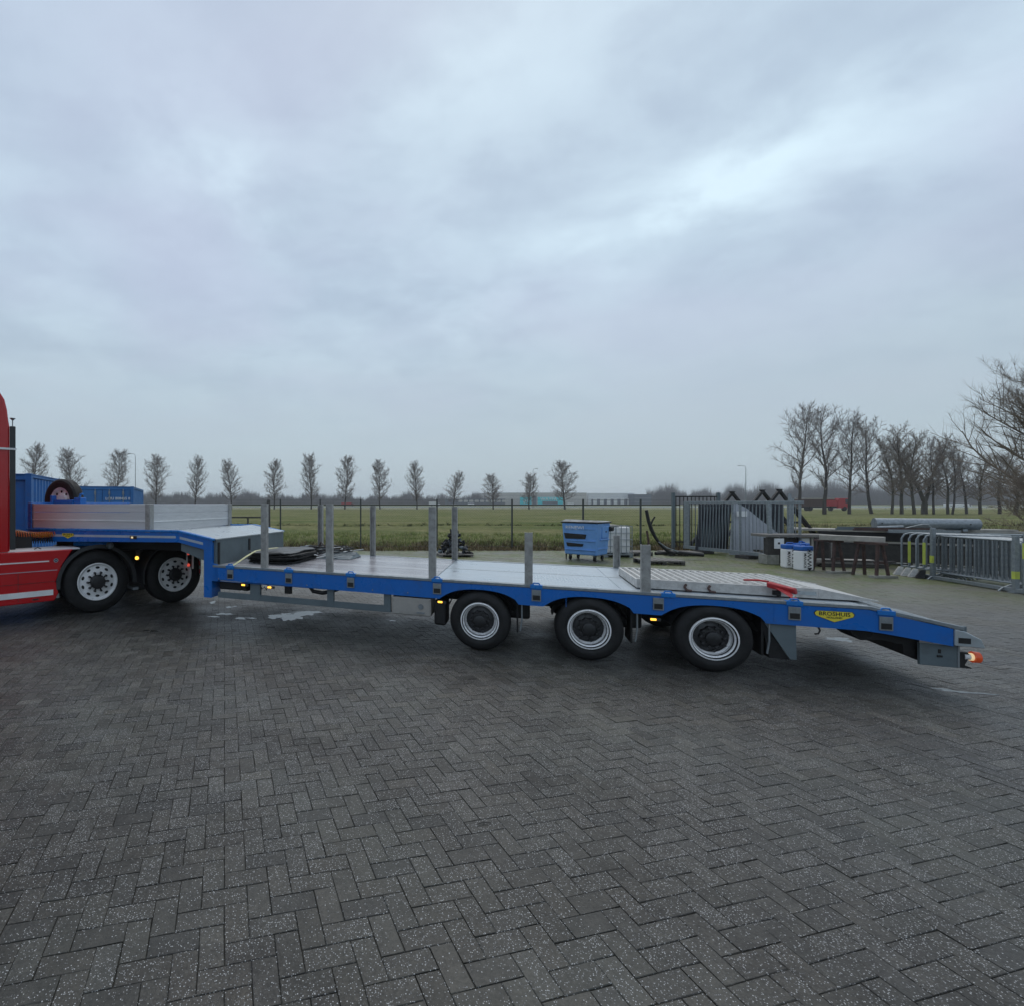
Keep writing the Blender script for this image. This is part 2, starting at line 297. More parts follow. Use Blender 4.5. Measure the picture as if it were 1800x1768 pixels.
# ------------------------------------------------------------------ mesh helpers
SPLIT = {'fender_bracket', 'yellow_tape', 'beam_flange', 'suspension_arm', 'chassis_beam', 'chassis', 'wall_stiffener', 'rear_bracket', 'foot_plate', 'support',
         'rail', 'flat_bar', 'clamp', 'peg', 'cross_member', 'panel_groove', 'hand_hole', 'bolt_plate', 'frame_side', 'trestle_leg', 'lock_part'}
class MB:
    def __init__(s): s.v = []; s.f = []; s.sm = []; s.p = []
    def add(s, vs, fs, smooth=False, join=False):
        o = len(s.v)
        if not join: s.p.append((o, len(s.f)))
        s.v += [tuple(p) for p in vs]; s.f += [tuple(i+o for i in f) for f in fs]; s.sm += [smooth]*len(fs); return s
    def box(s, x0, x1, y0, y1, z0, z1, mtx=None):
        vs = [Vector(p) for p in ((x0,y0,z0),(x1,y0,z0),(x1,y1,z0),(x0,y1,z0),(x0,y0,z1),(x1,y0,z1),(x1,y1,z1),(x0,y1,z1))]
        if mtx: vs = [mtx @ p for p in vs]
        return s.add(vs, ((0,3,2,1),(4,5,6,7),(0,1,5,4),(1,2,6,5),(2,3,7,6),(3,0,4,7)))
    def hexa(s, vs): return s.add(vs, ((0,3,2,1),(4,5,6,7),(0,1,5,4),(1,2,6,5),(2,3,7,6),(3,0,4,7)))
    def prism(s, pts, y0, y1):                        # polygon in x-z, extruded along y
        n = len(pts); vs = [(p[0], y0, p[1]) for p in pts]+[(p[0], y1, p[1]) for p in pts]
        return s.add(vs, [tuple(range(n)), tuple(range(2*n-1, n-1, -1))]+[(i, i+n, (i+1) % n+n, (i+1) % n) for i in range(n)])
    def prismz(s, pts, z0, z1):                       # polygon in x-y, extruded along z
        n = len(pts); vs = [(p[0], p[1], z0) for p in pts]+[(p[0], p[1], z1) for p in pts]
        return s.add(vs, [tuple(range(n-1, -1, -1)), tuple(range(n, 2*n))]+[(i, (i+1) % n, (i+1) % n+n, i+n) for i in range(n)])
    def prismx(s, pts, x0, x1):                       # polygon in y-z, extruded along x
        n = len(pts); vs = [(x0, p[0], p[1]) for p in pts]+[(x1, p[0], p[1]) for p in pts]
        return s.add(vs, [tuple(range(n-1, -1, -1)), tuple(range(n, 2*n))]+[(i, (i+1) % n, (i+1) % n+n, i+n) for i in range(n)])
    def tube(s, p, r, n=8, closed=False, cap=True):   # polyline tube
        p = [Vector(q) for q in p]; m = len(p); rr = r if isinstance(r, (list, tuple)) else [r]*m
        vs = []; prev = None
        for i, q in enumerate(p):
            d = (p[min(i+1, m-1)]-p[max(i-1, 0)]).normalized()
            a = prev if prev is not None else (Vector((0, 0, 1)) if abs(d.z) < .9 else Vector((1, 0, 0)))
            x = (a-d*a.dot(d)).normalized(); prev = x; y = d.cross(x)
            vs += [q+(x*math.cos(2*math.pi*j/n)+y*math.sin(2*math.pi*j/n))*rr[i] for j in range(n)]
        fs = [(i*n+j, i*n+(j+1) % n, (i+1)*n+(j+1) % n, (i+1)*n+j) for i in range(m-1) for j in range(n)]
        s.add(vs, fs, True)
        if cap: s.add(vs[:n], [tuple(range(n-1, -1, -1))], join=True); s.add(vs[-n:], [tuple(range(n))], join=True)
        return s
    def lathe_y(s, prof, cx, cz, n=48, y0=0.0, a0=0, a1=360):   # profile (radius, y) turned about an axis along y
        full = abs(a1-a0) >= 360; k = n if full else n+1; vs = []
        for r_, y in prof:
            for j in range(k):
                a = R(a0+(a1-a0)*j/n); vs.append((cx+r_*math.cos(a), y0+y, cz+r_*math.sin(a)))
        fs = []
        for i in range(len(prof)-1):
            for j in range(n):
                j2 = (j+1) % k if full else j+1
                fs.append((i*k+j, (i+1)*k+j, (i+1)*k+j2, i*k+j2))
        return s.add(vs, fs, True)
    def build(s, name, m, parent=None, bevel=0, shear=0, sharp=35, shift=None):
        if name in SPLIT and len(s.p) > 1:
            ends = s.p[1:]+[(len(s.v), len(s.f))]; o = None
            for (v0, f0), (v1, f1) in zip(s.p, ends):
                q = MB(); q.v = s.v[v0:v1]; q.f = [tuple(i-v0 for i in f) for f in s.f[f0:f1]]; q.sm = s.sm[f0:f1]; q.p = [(0, 0)]
                o = q.build(name, m, parent, bevel, shear, sharp, shift)
            return o
        me = bpy.data.meshes.new(name)
        vs = s.v
        if shear: vs = [(x, y, z-shear*x) for x, y, z in vs]
        if shift: vs = [(x+shift[0], y+shift[1], z+shift[2]) for x, y, z in vs]
        me.from_pydata([tuple(q) for q in vs], [], s.f); me.polygons.foreach_set('use_smooth', s.sm)
        if any(s.sm):
            try: me.set_sharp_from_angle(angle=R(sharp))
            except Exception: pass
        bm = bmesh.new(); bm.from_mesh(me); bmesh.ops.recalc_face_normals(bm, faces=bm.faces); bm.to_mesh(me); bm.free()
        me.materials.append(M[m] if isinstance(m, str) else m)
        o = bpy.data.objects.new(name, me); col.objects.link(o)
        if parent: o.parent = parent
        if bevel:
            b = o.modifiers.new('bevel', 'BEVEL'); b.width = bevel; b.segments = 2; b.limit_method = 'ANGLE'; b.angle_limit = R(40)
        return o
def thing(name, label, cat, loc=(0, 0, 0), rz=0, group=None, rot=None):
    o = bpy.data.objects.new(name, None); col.objects.link(o); o.location = loc; o.rotation_euler = rot or (0, 0, rz)
    o.empty_display_size = .2; return tag(o, label, cat, group)
def tag(o, label=None, cat=None, group=None, kind=None):
    if label: o['label'] = label
    if cat: o['category'] = cat
    if group: o['group'] = group
    if kind: o['kind'] = kind
    return o
def dup(root, loc=None, rz=None, label=None, group=None):
    def cp(o, par):
        c = o.copy(); col.objects.link(c)
        if par is not None: c.parent = par
        for ch in o.children: cp(ch, c)
        return c
    r = cp(root, None)
    if loc is not None: r.location = loc
    if rz is not None: r.rotation_euler = (0, 0, rz)
    if label: r['label'] = label
    if group: r['group'] = group
    return r
def npmesh(name, v, f, m, parent=None, tint=None, smooth=False):
    """v (n,3) array, f (m,k) array of equal sized faces"""
    me = bpy.data.meshes.new(name); v = np.asarray(v, np.float32); f = np.asarray(f, np.int32); k = f.shape[1]
    me.vertices.add(len(v)); me.vertices.foreach_set('co', v.ravel())
    me.loops.add(f.size); me.loops.foreach_set('vertex_index', f.ravel())
    me.polygons.add(len(f)); me.polygons.foreach_set('loop_start', np.arange(0, f.size, k, dtype=np.int32))
    me.polygons.foreach_set('use_smooth', np.full(len(f), smooth)); me.update(calc_edges=True)
    if tint is not None:
        a = me.color_attributes.new('tint', 'FLOAT_COLOR', 'POINT'); a.data.foreach_set('color', np.asarray(tint, np.float32).ravel())
    me.materials.append(M[m] if isinstance(m, str) else m)
    o = bpy.data.objects.new(name, me); col.objects.link(o)
    if parent: o.parent = parent
    return o
_txt = {}
def text(s, size, name, m, parent, mtx, depth=.002, squash=1.0):
    cu = bpy.data.curves.new('t', 'FONT'); cu.body = s; cu.size = size; cu.align_x = 'CENTER'; cu.align_y = 'CENTER'; cu.extrude = depth; cu.resolution_u = 2
    cu.offset = size*.012
    tmp = bpy.data.objects.new('t', cu); me = bpy.data.meshes.new_from_object(tmp); bpy.data.objects.remove(tmp); bpy.data.curves.remove(cu)
    me.transform(mtx @ Matrix.Scale(squash, 4, (1, 0, 0))); me.materials.clear(); me.materials.append(M[m])
    o = bpy.data.objects.new(name, me); col.objects.link(o)
    if parent: o.parent = parent
    return o
def face_minus_y(x, y, z, rx=0): return Matrix.Translation((x, y, z)) @ Matrix.Rotation(R(90)+rx, 4, 'X')
def gp(px, py, h=0.0):
    y = F*(HC-h)/(py-CY); return Vector(((px-CX)/F*y, y, h))
def at(px, y, z=0.0): return Vector(((px-CX)/F*y, y, z))

# ------------------------------------------------------------------ ground: terrain, pavement, pavers
YE = 20.7                                                    # back edge of the paved yard
ys = np.concatenate([np.linspace(YE, 43.5, 60), [44, 44.5, 45, 45.5, 46, 46.6], np.linspace(48, 150, 50), np.linspace(160, 900, 20), [1450]])
xs = np.concatenate([[-1450, -1000, -700, -400], np.linspace(-240, 300, 181), [450, 800, 1450]])
X, Y = np.meshgrid(xs, ys)
def hgt(x, y):
    z = .05*np.sin(x*.31+1.3)*np.sin(y*.27)+.03*np.sin(x*.9+y*.7)
    z = z*np.clip((y-YE)/3, 0, 1)*np.clip((160-y)/40, 0, 1)
    z = z + .16*np.exp(-((y-22.6)/1.1)**2) - .02
    z = z - .75*np.exp(-((y-45.2-.3*np.sin(x*.05))/.75)**2) + .12*np.exp(-((y-47.2)/1.2)**2)
    z = z + .25*np.clip((y-90)/60, 0, 1)*np.clip((1200-y)/600, 0, 1)
    return z
Z = hgt(X, Y)
nx = len(xs); idx = np.arange(X.size).reshape(X.shape)
quads = np.stack([idx[:-1, :-1].ravel(), idx[:-1, 1:].ravel(), idx[1:, 1:].ravel(), idx[1:, :-1].ravel()], 1)
tag(npmesh('field', np.stack([X.ravel(), Y.ravel(), Z.ravel()], 1), quads, 'field', smooth=True), kind='structure')
g0 = MB().box(-1450, 1450, -300, YE-.02, -1.2, -.10).build('terrain', 'field'); tag(g0, kind='structure')
pave = MB().box(-45, 45, -25, YE, -.09, -.0048).build('pavement', 'joint'); tag(pave, kind='structure')
kb = pave
C = .108                                                     # half a paver
ang = R(13.0); ca, sa = math.cos(ang), math.sin(ang)
rng = np.random.default_rng(5)
I, J = np.meshgrid(np.arange(-270, 440), np.arange(-170, 280))
I = I.ravel(); J = J.ravel()
hor_ = ((I-J) % 4) == 0; ver_ = ((I-J) % 4) == 3
cxs = np.concatenate([(I[hor_]+1)*C, (I[ver_]+.5)*C]); cys = np.concatenate([(J[hor_]+.5)*C, (J[ver_]+1)*C])
isv = np.concatenate([np.zeros(hor_.sum(), bool), np.ones(ver_.sum(), bool)])
wx = cxs*ca-cys*sa; wy = cxs*sa+cys*ca
keep = (wy > .7) & (wy < YE-.13) & (wx > -.68*wy-2.6) & (wx < 1.36*wy+2.8) & (wx < 24)
wx, wy, isv = wx[keep], wy[keep], isv[keep]; nb = len(wx)
infr = (wy > 1.94) & (wx > -600/F*wy) & (wx < 1200/F*wy)
order = np.argsort(np.where(infr, wy, 1e9)); single = np.zeros(nb, bool); single[order[:300]] = True
hl, hw, ch, gap = C-.0015, C/2-.0015, .0026, 0
def brick_verts(n, v, jit):
    lx = np.array([-1, 1, 1, -1]); ly = np.array([-1, -1, 1, 1])
    out = np.zeros((n, 12, 3), np.float32)
    rot = np.where(v, ang+math.pi/2, ang)+rng.normal(0, .008, n)*jit
    for k, (a, b, z) in enumerate(((hl, hw, -.03), (hl, hw, -ch), (hl-ch, hw-ch, 0))):
        jl = rng.normal(0, .0009, (n, 4))*jit; jw = rng.normal(0, .0009, (n, 4))*jit
        x = lx[None]*a+jl; y = ly[None]*b+jw
        out[:, k*4:k*4+4, 0] = x*np.cos(rot)[:, None]-y*np.sin(rot)[:, None]
        out[:, k*4:k*4+4, 1] = x*np.sin(rot)[:, None]+y*np.cos(rot)[:, None]
        out[:, k*4:k*4+4, 2] = z
    zt = np.clip(rng.normal(0, .0009, n), -.0014, .002)*jit; tx = np.clip(rng.normal(0, .007, n), -.014, .014)*jit; ty = np.clip(rng.normal(0, .010, n), -.02, .02)*jit
    out[:, :, 2] += zt[:, None]-.001+out[:, :, 0]*tx[:, None]+out[:, :, 1]*ty[:, None]
    return out
bf = []
for k in (0, 4): bf += [(k+j, k+(j+1) % 4, k+4+(j+1) % 4, k+4+j) for j in range(4)]
bf.append((8, 9, 10, 11)); bf = np.array(bf)
def tints(n):
    b = np.clip(rng.normal(1.0, .22, n), .5, 1.7); r_ = rng.normal(0.012, .02, n)
    t = np.stack([b*(1+r_), b, b*(1-r_+rng.normal(0, .012, n)), rng.random(n)], 1)
    return t
rest = ~single; nr = rest.sum()
V = brick_verts(nr, isv[rest], 1); V[:, :, 0] += wx[rest][:, None]; V[:, :, 1] += wy[rest][:, None]
Fc = (bf[None]+(np.arange(nr)*12)[:, None, None]).reshape(-1, 4)
o = npmesh('brick_field', V.reshape(-1, 3), Fc, 'paver', pave, np.repeat(tints(nr), 12, 0)); tag(o, kind='stuff')
protos = []
for q in range(24):
    V = brick_verts(1, np.array([q % 2 == 1]), 1)[0]; ob = npmesh('brick', V, bf, 'paver', pave, np.repeat(tints(1), 12, 0)); protos.append(ob)
used = [False]*24
for i in np.nonzero(single)[0]:
    q = rnd.randrange(12)*2+int(isv[i])
    if not used[q]: ob = protos[q]; used[q] = True
    else: ob = protos[q].copy(); col.objects.link(ob)
    ob.location = (wx[i], wy[i], 0)
for q in range(24):
    if not used[q]: bpy.data.objects.remove(protos[q])

def puddle(px, py, a, b, seed, rot=0.0):
    r_ = random.Random(seed); c = gp(px, py); n = 72; pts = []
    ph = [r_.uniform(0, 6.28) for _ in range(6)]
    for j in range(n):
        t = 2*math.pi*j/n; k = 1+.22*math.sin(2*t+ph[0])+.16*math.sin(3*t+ph[1])+.12*math.sin(5*t+ph[2])+.10*math.sin(9*t+ph[3])+.07*math.sin(17*t+ph[4])
        x, y = a*k*math.cos(t), b*k*math.sin(t); pts.append((c.x+x*math.cos(rot)-y*math.sin(rot), c.y+x*math.sin(rot)+y*math.cos(rot)))
    vs = [(c.x, c.y, .0016)]+[(p[0], p[1], .0008) for p in pts]
    m = MB(); m.add(vs, [(0, 1+j, 1+(j+1) % n) for j in range(n)]); tag(m.build('puddle', 'water', pave), kind='stuff')
for a in ((508, 1082, .26, .34, 1, .2), (540, 1077, .22, .16, 2, .1), (395, 1078, .11, .1, 3, 0), (430, 1086, .14, .09, 4, 0), (374, 1058, .06, .12, 5, 0), (405, 1066, .09, .08, 15, 0),
          (1475, 1123, .18, .10, 6, -.2), (1700, 1216, .20, .035, 7, -.25), (1655, 1210, .07, .025, 8, -.2), (265, 1108, .14, .04, 10, 0), (690, 1090, .05, .04, 11, 0), (376, 1083, .09, .05, 12, 0)):
    puddle(*a)

# grass tufts near the yard edge and on the field
def blades(n, xr, yr, hmin, hmax, cols, wid, name, clump=None, power=1.0):
    y = yr[0]+(yr[1]-yr[0])*rng.random(n)**power; x = xr[0]+(xr[1]-xr[0])*rng.random(n)
    if clump:
        k = n//clump; cxv = xr[0]+(xr[1]-xr[0])*rng.random(k); cyv = yr[0]+(yr[1]-yr[0])*rng.random(k)**power
        ii = rng.integers(0, k, n); x = cxv[ii]+rng.normal(0, .09, n); y = cyv[ii]+rng.normal(0, .09, n)
        hs = (.5+rng.random(k))[ii]
    else: hs = np.ones(n)
    z = hgt(x, y)-.02; h = (hmin+(hmax-hmin)*rng.random(n))*hs; a = rng.random(n)*6.28; le = rng.normal(0, .45, (n, 2))*h[:, None]
    wv = wid*(.6+.8*rng.random(n))
    v = np.zeros((n, 3, 3)); v[:, 0] = np.stack([x-np.cos(a)*wv, y-np.sin(a)*wv, z], 1); v[:, 1] = np.stack([x+np.cos(a)*wv, y+np.sin(a)*wv, z], 1)
    v[:, 2] = np.stack([x+le[:, 0], y+le[:, 1], z+h], 1)
    ci = rng.integers(0, len(cols), n) if not clump else np.where(rng.random(n) < .75, rng.integers(0, len(cols), k)[ii], rng.integers(0, len(cols), n))
    cc = np.array(cols)[ci]*(.7+.6*rng.random((n, 1))); cc = np.repeat(np.concatenate([cc, np.ones((n, 1))], 1), 3, 0)
    o = npmesh(name, v.reshape(-1, 3), np.arange(n*3).reshape(-1, 3), 'blade', None, cc)
    return o
gcol = [(.25, .29, .085), (.15, .19, .055), (.36, .35, .16), (.45, .41, .21), (.19, .24, .065)]
tag(blades(80000, (-8, 34), (21.8, 32), .03, .22, gcol, .014, 'meadow_grass', 26, 1.4), 'rough winter grass growing between the wire fence and the ditch', 'grass', kind='stuff')
tag(blades(22000, (-6, 30), (20.5, 23.0), .03, .20, [(.12, .08, .045), (.20, .145, .08), (.09, .09, .035), (.26, .21, .12)], .02, 'leaf_litter', 9), 'brown dead leaves and weeds along the back edge of the paving', 'leaf litter', kind='stuff')
tag(blades(14000, (-30, 70), (43.8, 46.5), .05, .2, [(.075, .09, .028), (.15, .14, .07), (.05, .06, .02)], .03, 'ditch_grass', 12), 'longer grass along the banks of the ditch in the field', 'grass', kind='stuff')
tag(blades(5000, (18.5, 31), (21.5, 25), .3, 1.0, [(.17, .135, .08), (.13, .10, .06), (.08, .075, .035)], .012, 'dry_reeds', 30), 'pale dry reeds standing behind the work benches', 'reeds', kind='stuff')

for k, (px, py, a_) in enumerate(((850, 1448, .2), (1138, 1441, -.4))):
    t = thing('fallen_twig', ['small dark twig on the paving near the middle of the foreground', 'small dark twig on the paving, the right one of two'][k], 'twig', gp(px, py), a_)
    MB().tube([(-.04, 0, .006), (0, .008, .009), (.045, -.004, .006)], .003, 5).tube([(0, .008, .008), (.02, .025, .006)], .002, 5).build('stick', 'darkwood', t)
# ------------------------------------------------------------------ wheels
def wheel_parts(root, x, z, rad, rimr, wid, kind, y0=0.0, parent_name='wheel'):
    """axis along y, outer face towards -y; returns wheel (tyre mesh) with sub-parts"""
    k = rad-rimr
    prof = [(rimr-.012, .035), (rimr+.004, .012), (rimr+k*.25, -.008), (rimr+k*.45, -.012), (rimr+k*.5, -.009), (rimr+k*.7, -.002), (rimr+k*.86, .012), (rad-.012, .03), (rad, .055),
            (rad, wid*.3), (rad-.010, wid*.3+.002), (rad-.010, wid*.3+.014), (rad, wid*.3+.016), (rad, wid*.68), (rad-.010, wid*.68+.002), (rad-.010, wid*.68+.014), (rad, wid*.68+.016), (rad, wid-.055), (rad-.02, wid-.02), (rimr+k*.4, wid), (rimr-.01, wid-.03)]
    wh = MB().lathe_y(prof, x, z, 56, y0).build(parent_name, 'rubber', root, sharp=40)
    if kind == 'deep':
        rp = [(rimr+.006, .016), (rimr+.004, -.004), (rimr-.012, -.006), (rimr-.018, .004), (rimr-.022, .018), (rimr-.034, .022), (rimr-.040, .035), (rimr-.044, .10), (rimr-.062, .112)]
        MB().lathe_y(rp, x, z, 56, y0).build('rim', 'rim', wh, sharp=30)
        MB().lathe_y([(rimr-.013, -.0068), (rimr-.0185, .003), (rimr-.0225, .016)], x, z, 56, y0).build('rim_groove', 'hub', wh)
        MB().lathe_y([(rimr-.0405, .034), (rimr-.0425, .058)], x, z, 56, y0-.0015).build('rim_groove', 'hub', wh)
        dm = MB().lathe_y([(rimr-.060, .127), (rimr-.085, .122), (.12, .108), (.0, .108)], x, z, 40, y0)
        for j in range(8):
            a = 2*math.pi*j/8+.2; dm.tube([(x+(rimr-.075)*math.cos(a), y0+.10, z+(rimr-.075)*math.sin(a)), (x+(rimr-.075)*math.cos(a), y0+.13, z+(rimr-.075)*math.sin(a))], .016, 10)
        dm.build('wheel_disc', 'disc', wh)
        hb = MB().lathe_y([(.118, .108), (.118, .07), (.108, .06), (.075, .055), (.072, .012), (.05, .002), (0, .002)], x, z, 32, y0)
        for j in range(10):
            a = 2*math.pi*j/10; c_, s_ = x+.112*math.cos(a), z+.112*math.sin(a)
            hb.tube([(c_, y0+.10, s_), (c_, y0+.035, s_), (c_, y0+.03, s_)], [.02, .018, .010], 8)
        hb.build('hub', 'hub', wh)
    else:
        rp = [(rimr+.004, .02), (rimr+.004, -.002), (rimr-.010, -.006), (rimr-.022, .004), (rimr-.03, .022), (rimr-.05, .03), (rimr*.66, .018), (.155, .012), (.15, .02), (0, .02)]
        MB().lathe_y(rp, x, z, 56, y0).build('rim', 'rimw', wh, sharp=30)
        hm = MB()
        for j in range(10):
            a = 2*math.pi*j/10+.31; rr = rimr*.76; pts = []
            yy = y0+.019
            for q in range(12):
                b = 2*math.pi*q/12; u_ = .034*math.cos(b); v_ = .021*math.sin(b)
                pts.append((x+(rr+v_)*math.cos(a)-u_*math.sin(a), yy-.003, z+(rr+v_)*math.sin(a)+u_*math.cos(a)))
            hm.add(pts+[(p[0], p[1]+.03, p[2]) for p in pts], [tuple(range(12))]+[(q, (q+1) % 12, (q+1) % 12+12, q+12) for q in range(12)])
        hm.build('hand_hole_shade', 'ink', wh)  # no real openings: black ovals paint the shade inside the hand holes
        hb = MB().lathe_y([(.125, .02), (.122, -.03), (.10, -.055), (.05, -.062), (0, -.062)], x, z, 32, y0)
        for j in range(10):
            a = 2*math.pi*j/10; c_, s_ = x+.165*math.cos(a), z+.165*math.sin(a)
            hb.tube([(c_, y0+.02, s_), (c_, y0-.035, s_), (c_, y0-.04, s_)], [.020, .018, .010], 8)
            c_, s_ = x+.138*math.cos(a), z+.138*math.sin(a); hb.tube([(x+.11*math.cos(a), y0-.01, z+.11*math.sin(a)), (c_+.01*math.cos(a), y0-.008, s_+.01*math.sin(a))], .014, 6)
        hb.build('hub', 'hub', wh)
    return wh

# ------------------------------------------------------------------ trailer (local x = rearwards along the near side, y = across, z up)
SH = .013
P1 = Vector((1.8014, 6.5977, 0)); TA = R(-19.646)
tr = thing('lowloader_trailer', 'blue low-bed semi-trailer with grey stakes, timber and steel deck and sloping tail', 'trailer', P1, TA)
D = .90; WT = 2.5
def T(mb, name, m, parent=tr, bevel=0, shear=True, **k): return mb.build(name, m, parent, bevel, SH if shear else 0, **k)
arch = []
def beam_bottom():
    pts = []
    for c in (0, 1.29, 2.57):
        pts.append((c-.52, .640)); 
        for j in range(1, 16):
            t = -1+2*j/16; pts.append((c+.50*t, .640+.155*(1-abs(t)**2.4)**.75))
        pts.append((c+.48, .640))
    return pts
def side_profile():
    top = [(-4.06, .862), (3.92, .862), (4.58, .725)]
    bot = [(4.58, .552), (4.05, .625), (3.90, .640)]+[p for p in reversed(beam_bottom())]+[(-1.0, .642), (-4.06, .672)]
    return top+bot
for yy, lab in ((0, None), (WT-.02, None)):
    T(MB().prism(side_profile(), yy, yy+.02), 'side_beam', 'blue')
    fl = MB(); pr = side_profile()
    T(MB().prism([(-4.06, .865), (3.93, .865), (4.66, .715), (4.66, .752), (3.93, .90), (-4.06, .90)], yy-(.006 if yy == 0 else .084), yy+(.09 if yy == 0 else .026)), 'side_rail', 'galv', bevel=.004)
for x in (-3.3, -1.35, 1.03, 3.12): T(MB().box(x, x+.006, -.0022, .0, .655, .858), 'weld_seam', 'blue')
for x in (-3.95, -3.45, -2.45, -1.45, -.95): T(MB().lathe_y([(0, -.006), (.009, -.006), (.010, 0)], x, .69, 8, 0), 'bolt', 'galv')
# lower flange of the side beam
T(MB().box(-4.0, -.56, .02, .09, .645, .652).box(3.1, 3.9, .02, .09, .645, .652), 'beam_flange', 'blue')
# deck: timber planks in front, studded steel plates behind
for j in range(9):
    y0 = .095+j*(WT-.19)/9; dz = rnd.uniform(-.003, .003)
    T(MB().box(-4.03, -.60, y0+.007, y0+(WT-.19)/9-.007, .862, .893+dz), 'deck_plank', 'wet_wood' if j % 3 else 'wet_wood2', bevel=.004)
T(MB().box(-4.03, 3.9, .06, WT-.06, .80, .855), 'deck_frame', 'black')
for x0, x1 in ((-.592, 1.66), (1.664, 3.915)):
    x0 = x0
    for (y0, y1) in ((.095, 1.215), (1.285, WT-.095)):
        T(MB().box(x0, x1, y0, y1, .868, .893), 'deck_plate', 'studded', bevel=.003)
T(MB().box(-.59, 3.915, 1.22, 1.28, .866, .897), 'centre_strip', 'slope', bevel=.003)
T(MB().box(-.60, -.593, .095, WT-.095, .866, .899), 'joint_strip', 'galv')
# sloping tail: plates with cross ribs
for (y0, y1) in ((.095, .80), (.81, 1.69), (1.70, WT-.095)):
    o = T(MB().hexa([(3.93, y0, .862), (4.60, y0, .715), (4.60, y1, .715), (3.93, y1, .862), (3.93, y0, .895), (4.60, y0, .750), (4.60, y1, .750), (3.93, y1, .895)]), 'tail_plate', 'slope')
    rb = MB()
    for j in range(9):
        x = 3.97+j*.07; z = .895-(x-3.93)*.2164; rb.box(x, x+.012, y0+.03, y1-.03, z, z+.010)
    T(rb, 'rib', 'galv', o)
# under-frame
T(MB().box(-4.0, 4.4, .78, .90, .50, .80).box(-4.0, 4.4, 1.60, 1.72, .50, .80), 'chassis_beam', 'black', bevel=.01)
cm = MB()
for x in (-3.7, -3.0, -2.3, -1.6, -.9, .65, 1.95, 3.3): cm.box(x, x+.06, .05, WT-.05, .70, .80)
T(cm, 'cross_member', 'black')
# wheels
RW, RR = .385, .238
for i, sx in enumerate((0.0, 1.29, 2.57)):
    for side in (0, 1):
        if side == 0: wp = wheel_parts(tr, sx, RW, RW, RR, .25, 'deep', .0)
        else:
            wp = MB().lathe_y([(.12, .02), (RR, .03), (RW-.03, 0), (RW, .04), (RW, .21), (RW-.03, .25), (RR, .22), (.12, .23)], sx, RW, 48, WT-.25).build('wheel', 'rubber', tr)
    MB().tube([(sx, .25, RW), (sx, WT-.25, RW)], .065, 12).build('axle', 'black', tr)
    T(MB().box(sx-.25, sx+.62, .28, .62, .40, .72).box(sx+.05, sx+.62, 1.9, 2.2, .40, .72), 'suspension_arm', 'black', bevel=.03)
# inner wheel housings: curved black mudguards just under the deck
for sx in (0.0, 1.29, 2.57):
    T(MB().lathe_y([(.438, .025), (.438, .30), (.448, .30), (.448, .025)], sx, .385, 24, 0, 20, 160), 'mudguard', 'fender')
    T(MB().box(sx+.455, sx+.475, .05, .42, .27, .72), 'mud_flap', 'rubber')
    T(MB().tube([(sx+.52, .03, .64), (sx+.52, .03, .44), (sx+.50, .03, .30)], .010, 6), 'flap_stay', 'galv')
T(MB().box(-.60, -.44, .05, .40, .27, .60), 'air_tank', 'black', bevel=.03)
# rear mud flap plate
T(MB().prism([(3.05, .640), (3.33, .640), (3.335, .26), (3.28, .26)], .035, .05), 'flap_plate', 'gsteel')
T(MB().prism([(3.03, .640), (3.06, .640), (3.28, .25), (3.10, .25)], .055, .45), 'mud_flap', 'rubber')
# side guard
T(MB().box(-4.0, -1.20, .05, .08, .385, .475), 'side_guard_rail', 'gsteel', bevel=.004)
for x, wdt in ((-3.42, .17), (-2.15, .10), (-1.30, .10)):
    T(MB().box(x, x+wdt, .045, .10, .388, .655), 'side_guard_post', 'gsteel', bevel=.004)
# stainless tool box
bxp = T(MB().box(-1.18, -.64, .03, .45, .375, .620), 'tool_box', 'stainless', bevel=.012)
T(MB().box(-1.16, -.66, .024, .03, .39, .605), 'tool_box_door', 'stainless', bxp, bevel=.004)
T(MB().lathe_y([(0, -.014), (.034, -.014), (.038, 0)], -.775, .505, 20, .022).box(-.83, -.72, .004, .022, .415, .435), 'tool_box_latch', 'galv', bxp)
# landing gear, hanging hoses, small parts under the bed
T(MB().box(-4.02, -3.62, .12, .40, .505, .66).prism([(-3.62, .505), (-3.62, .66), (-3.5, .505)], .12, .4), 'landing_foot', 'black', bevel=.02)
T(MB().tube([(-2.45, .12, .65), (-2.40, .12, .585), (-2.25, .12, .57), (-2.12, .12, .60), (-2.0, .12, .65)], .03, 8).box(-2.86, -2.76, .10, .16, .52, .635), 'hose_and_coupling', 'black')
T(MB().tube([(-3.28, .1, .64), (-3.24, .1, .56), (-3.2, .1, .60), (-3.17, .1, .55), (-3.13, .1, .64)], .008, 6), 'loose_cable', 'black')
for x, z in ((-3.50, .625), (-3.05, .620), (-.50, .600), (1.98, .590)):
    b = T(MB().box(x-.045, x+.07, -.002, .02, z-.022, z+.014), 'marker_light', 'fender', bevel=.004)
    T(MB().box(x-.04, x+.02, -.012, -.003, z-.015, z+.010), 'lens', 'amber', b, bevel=.004)
# hooks under the beam
for x in (3.52, 3.96):
    T(MB().tube([(x, .03, .64), (x+.015, .03, .60), (x, .03, .565), (x-.03, .03, .56)], .009, 6), 'rope_hook', 'black')
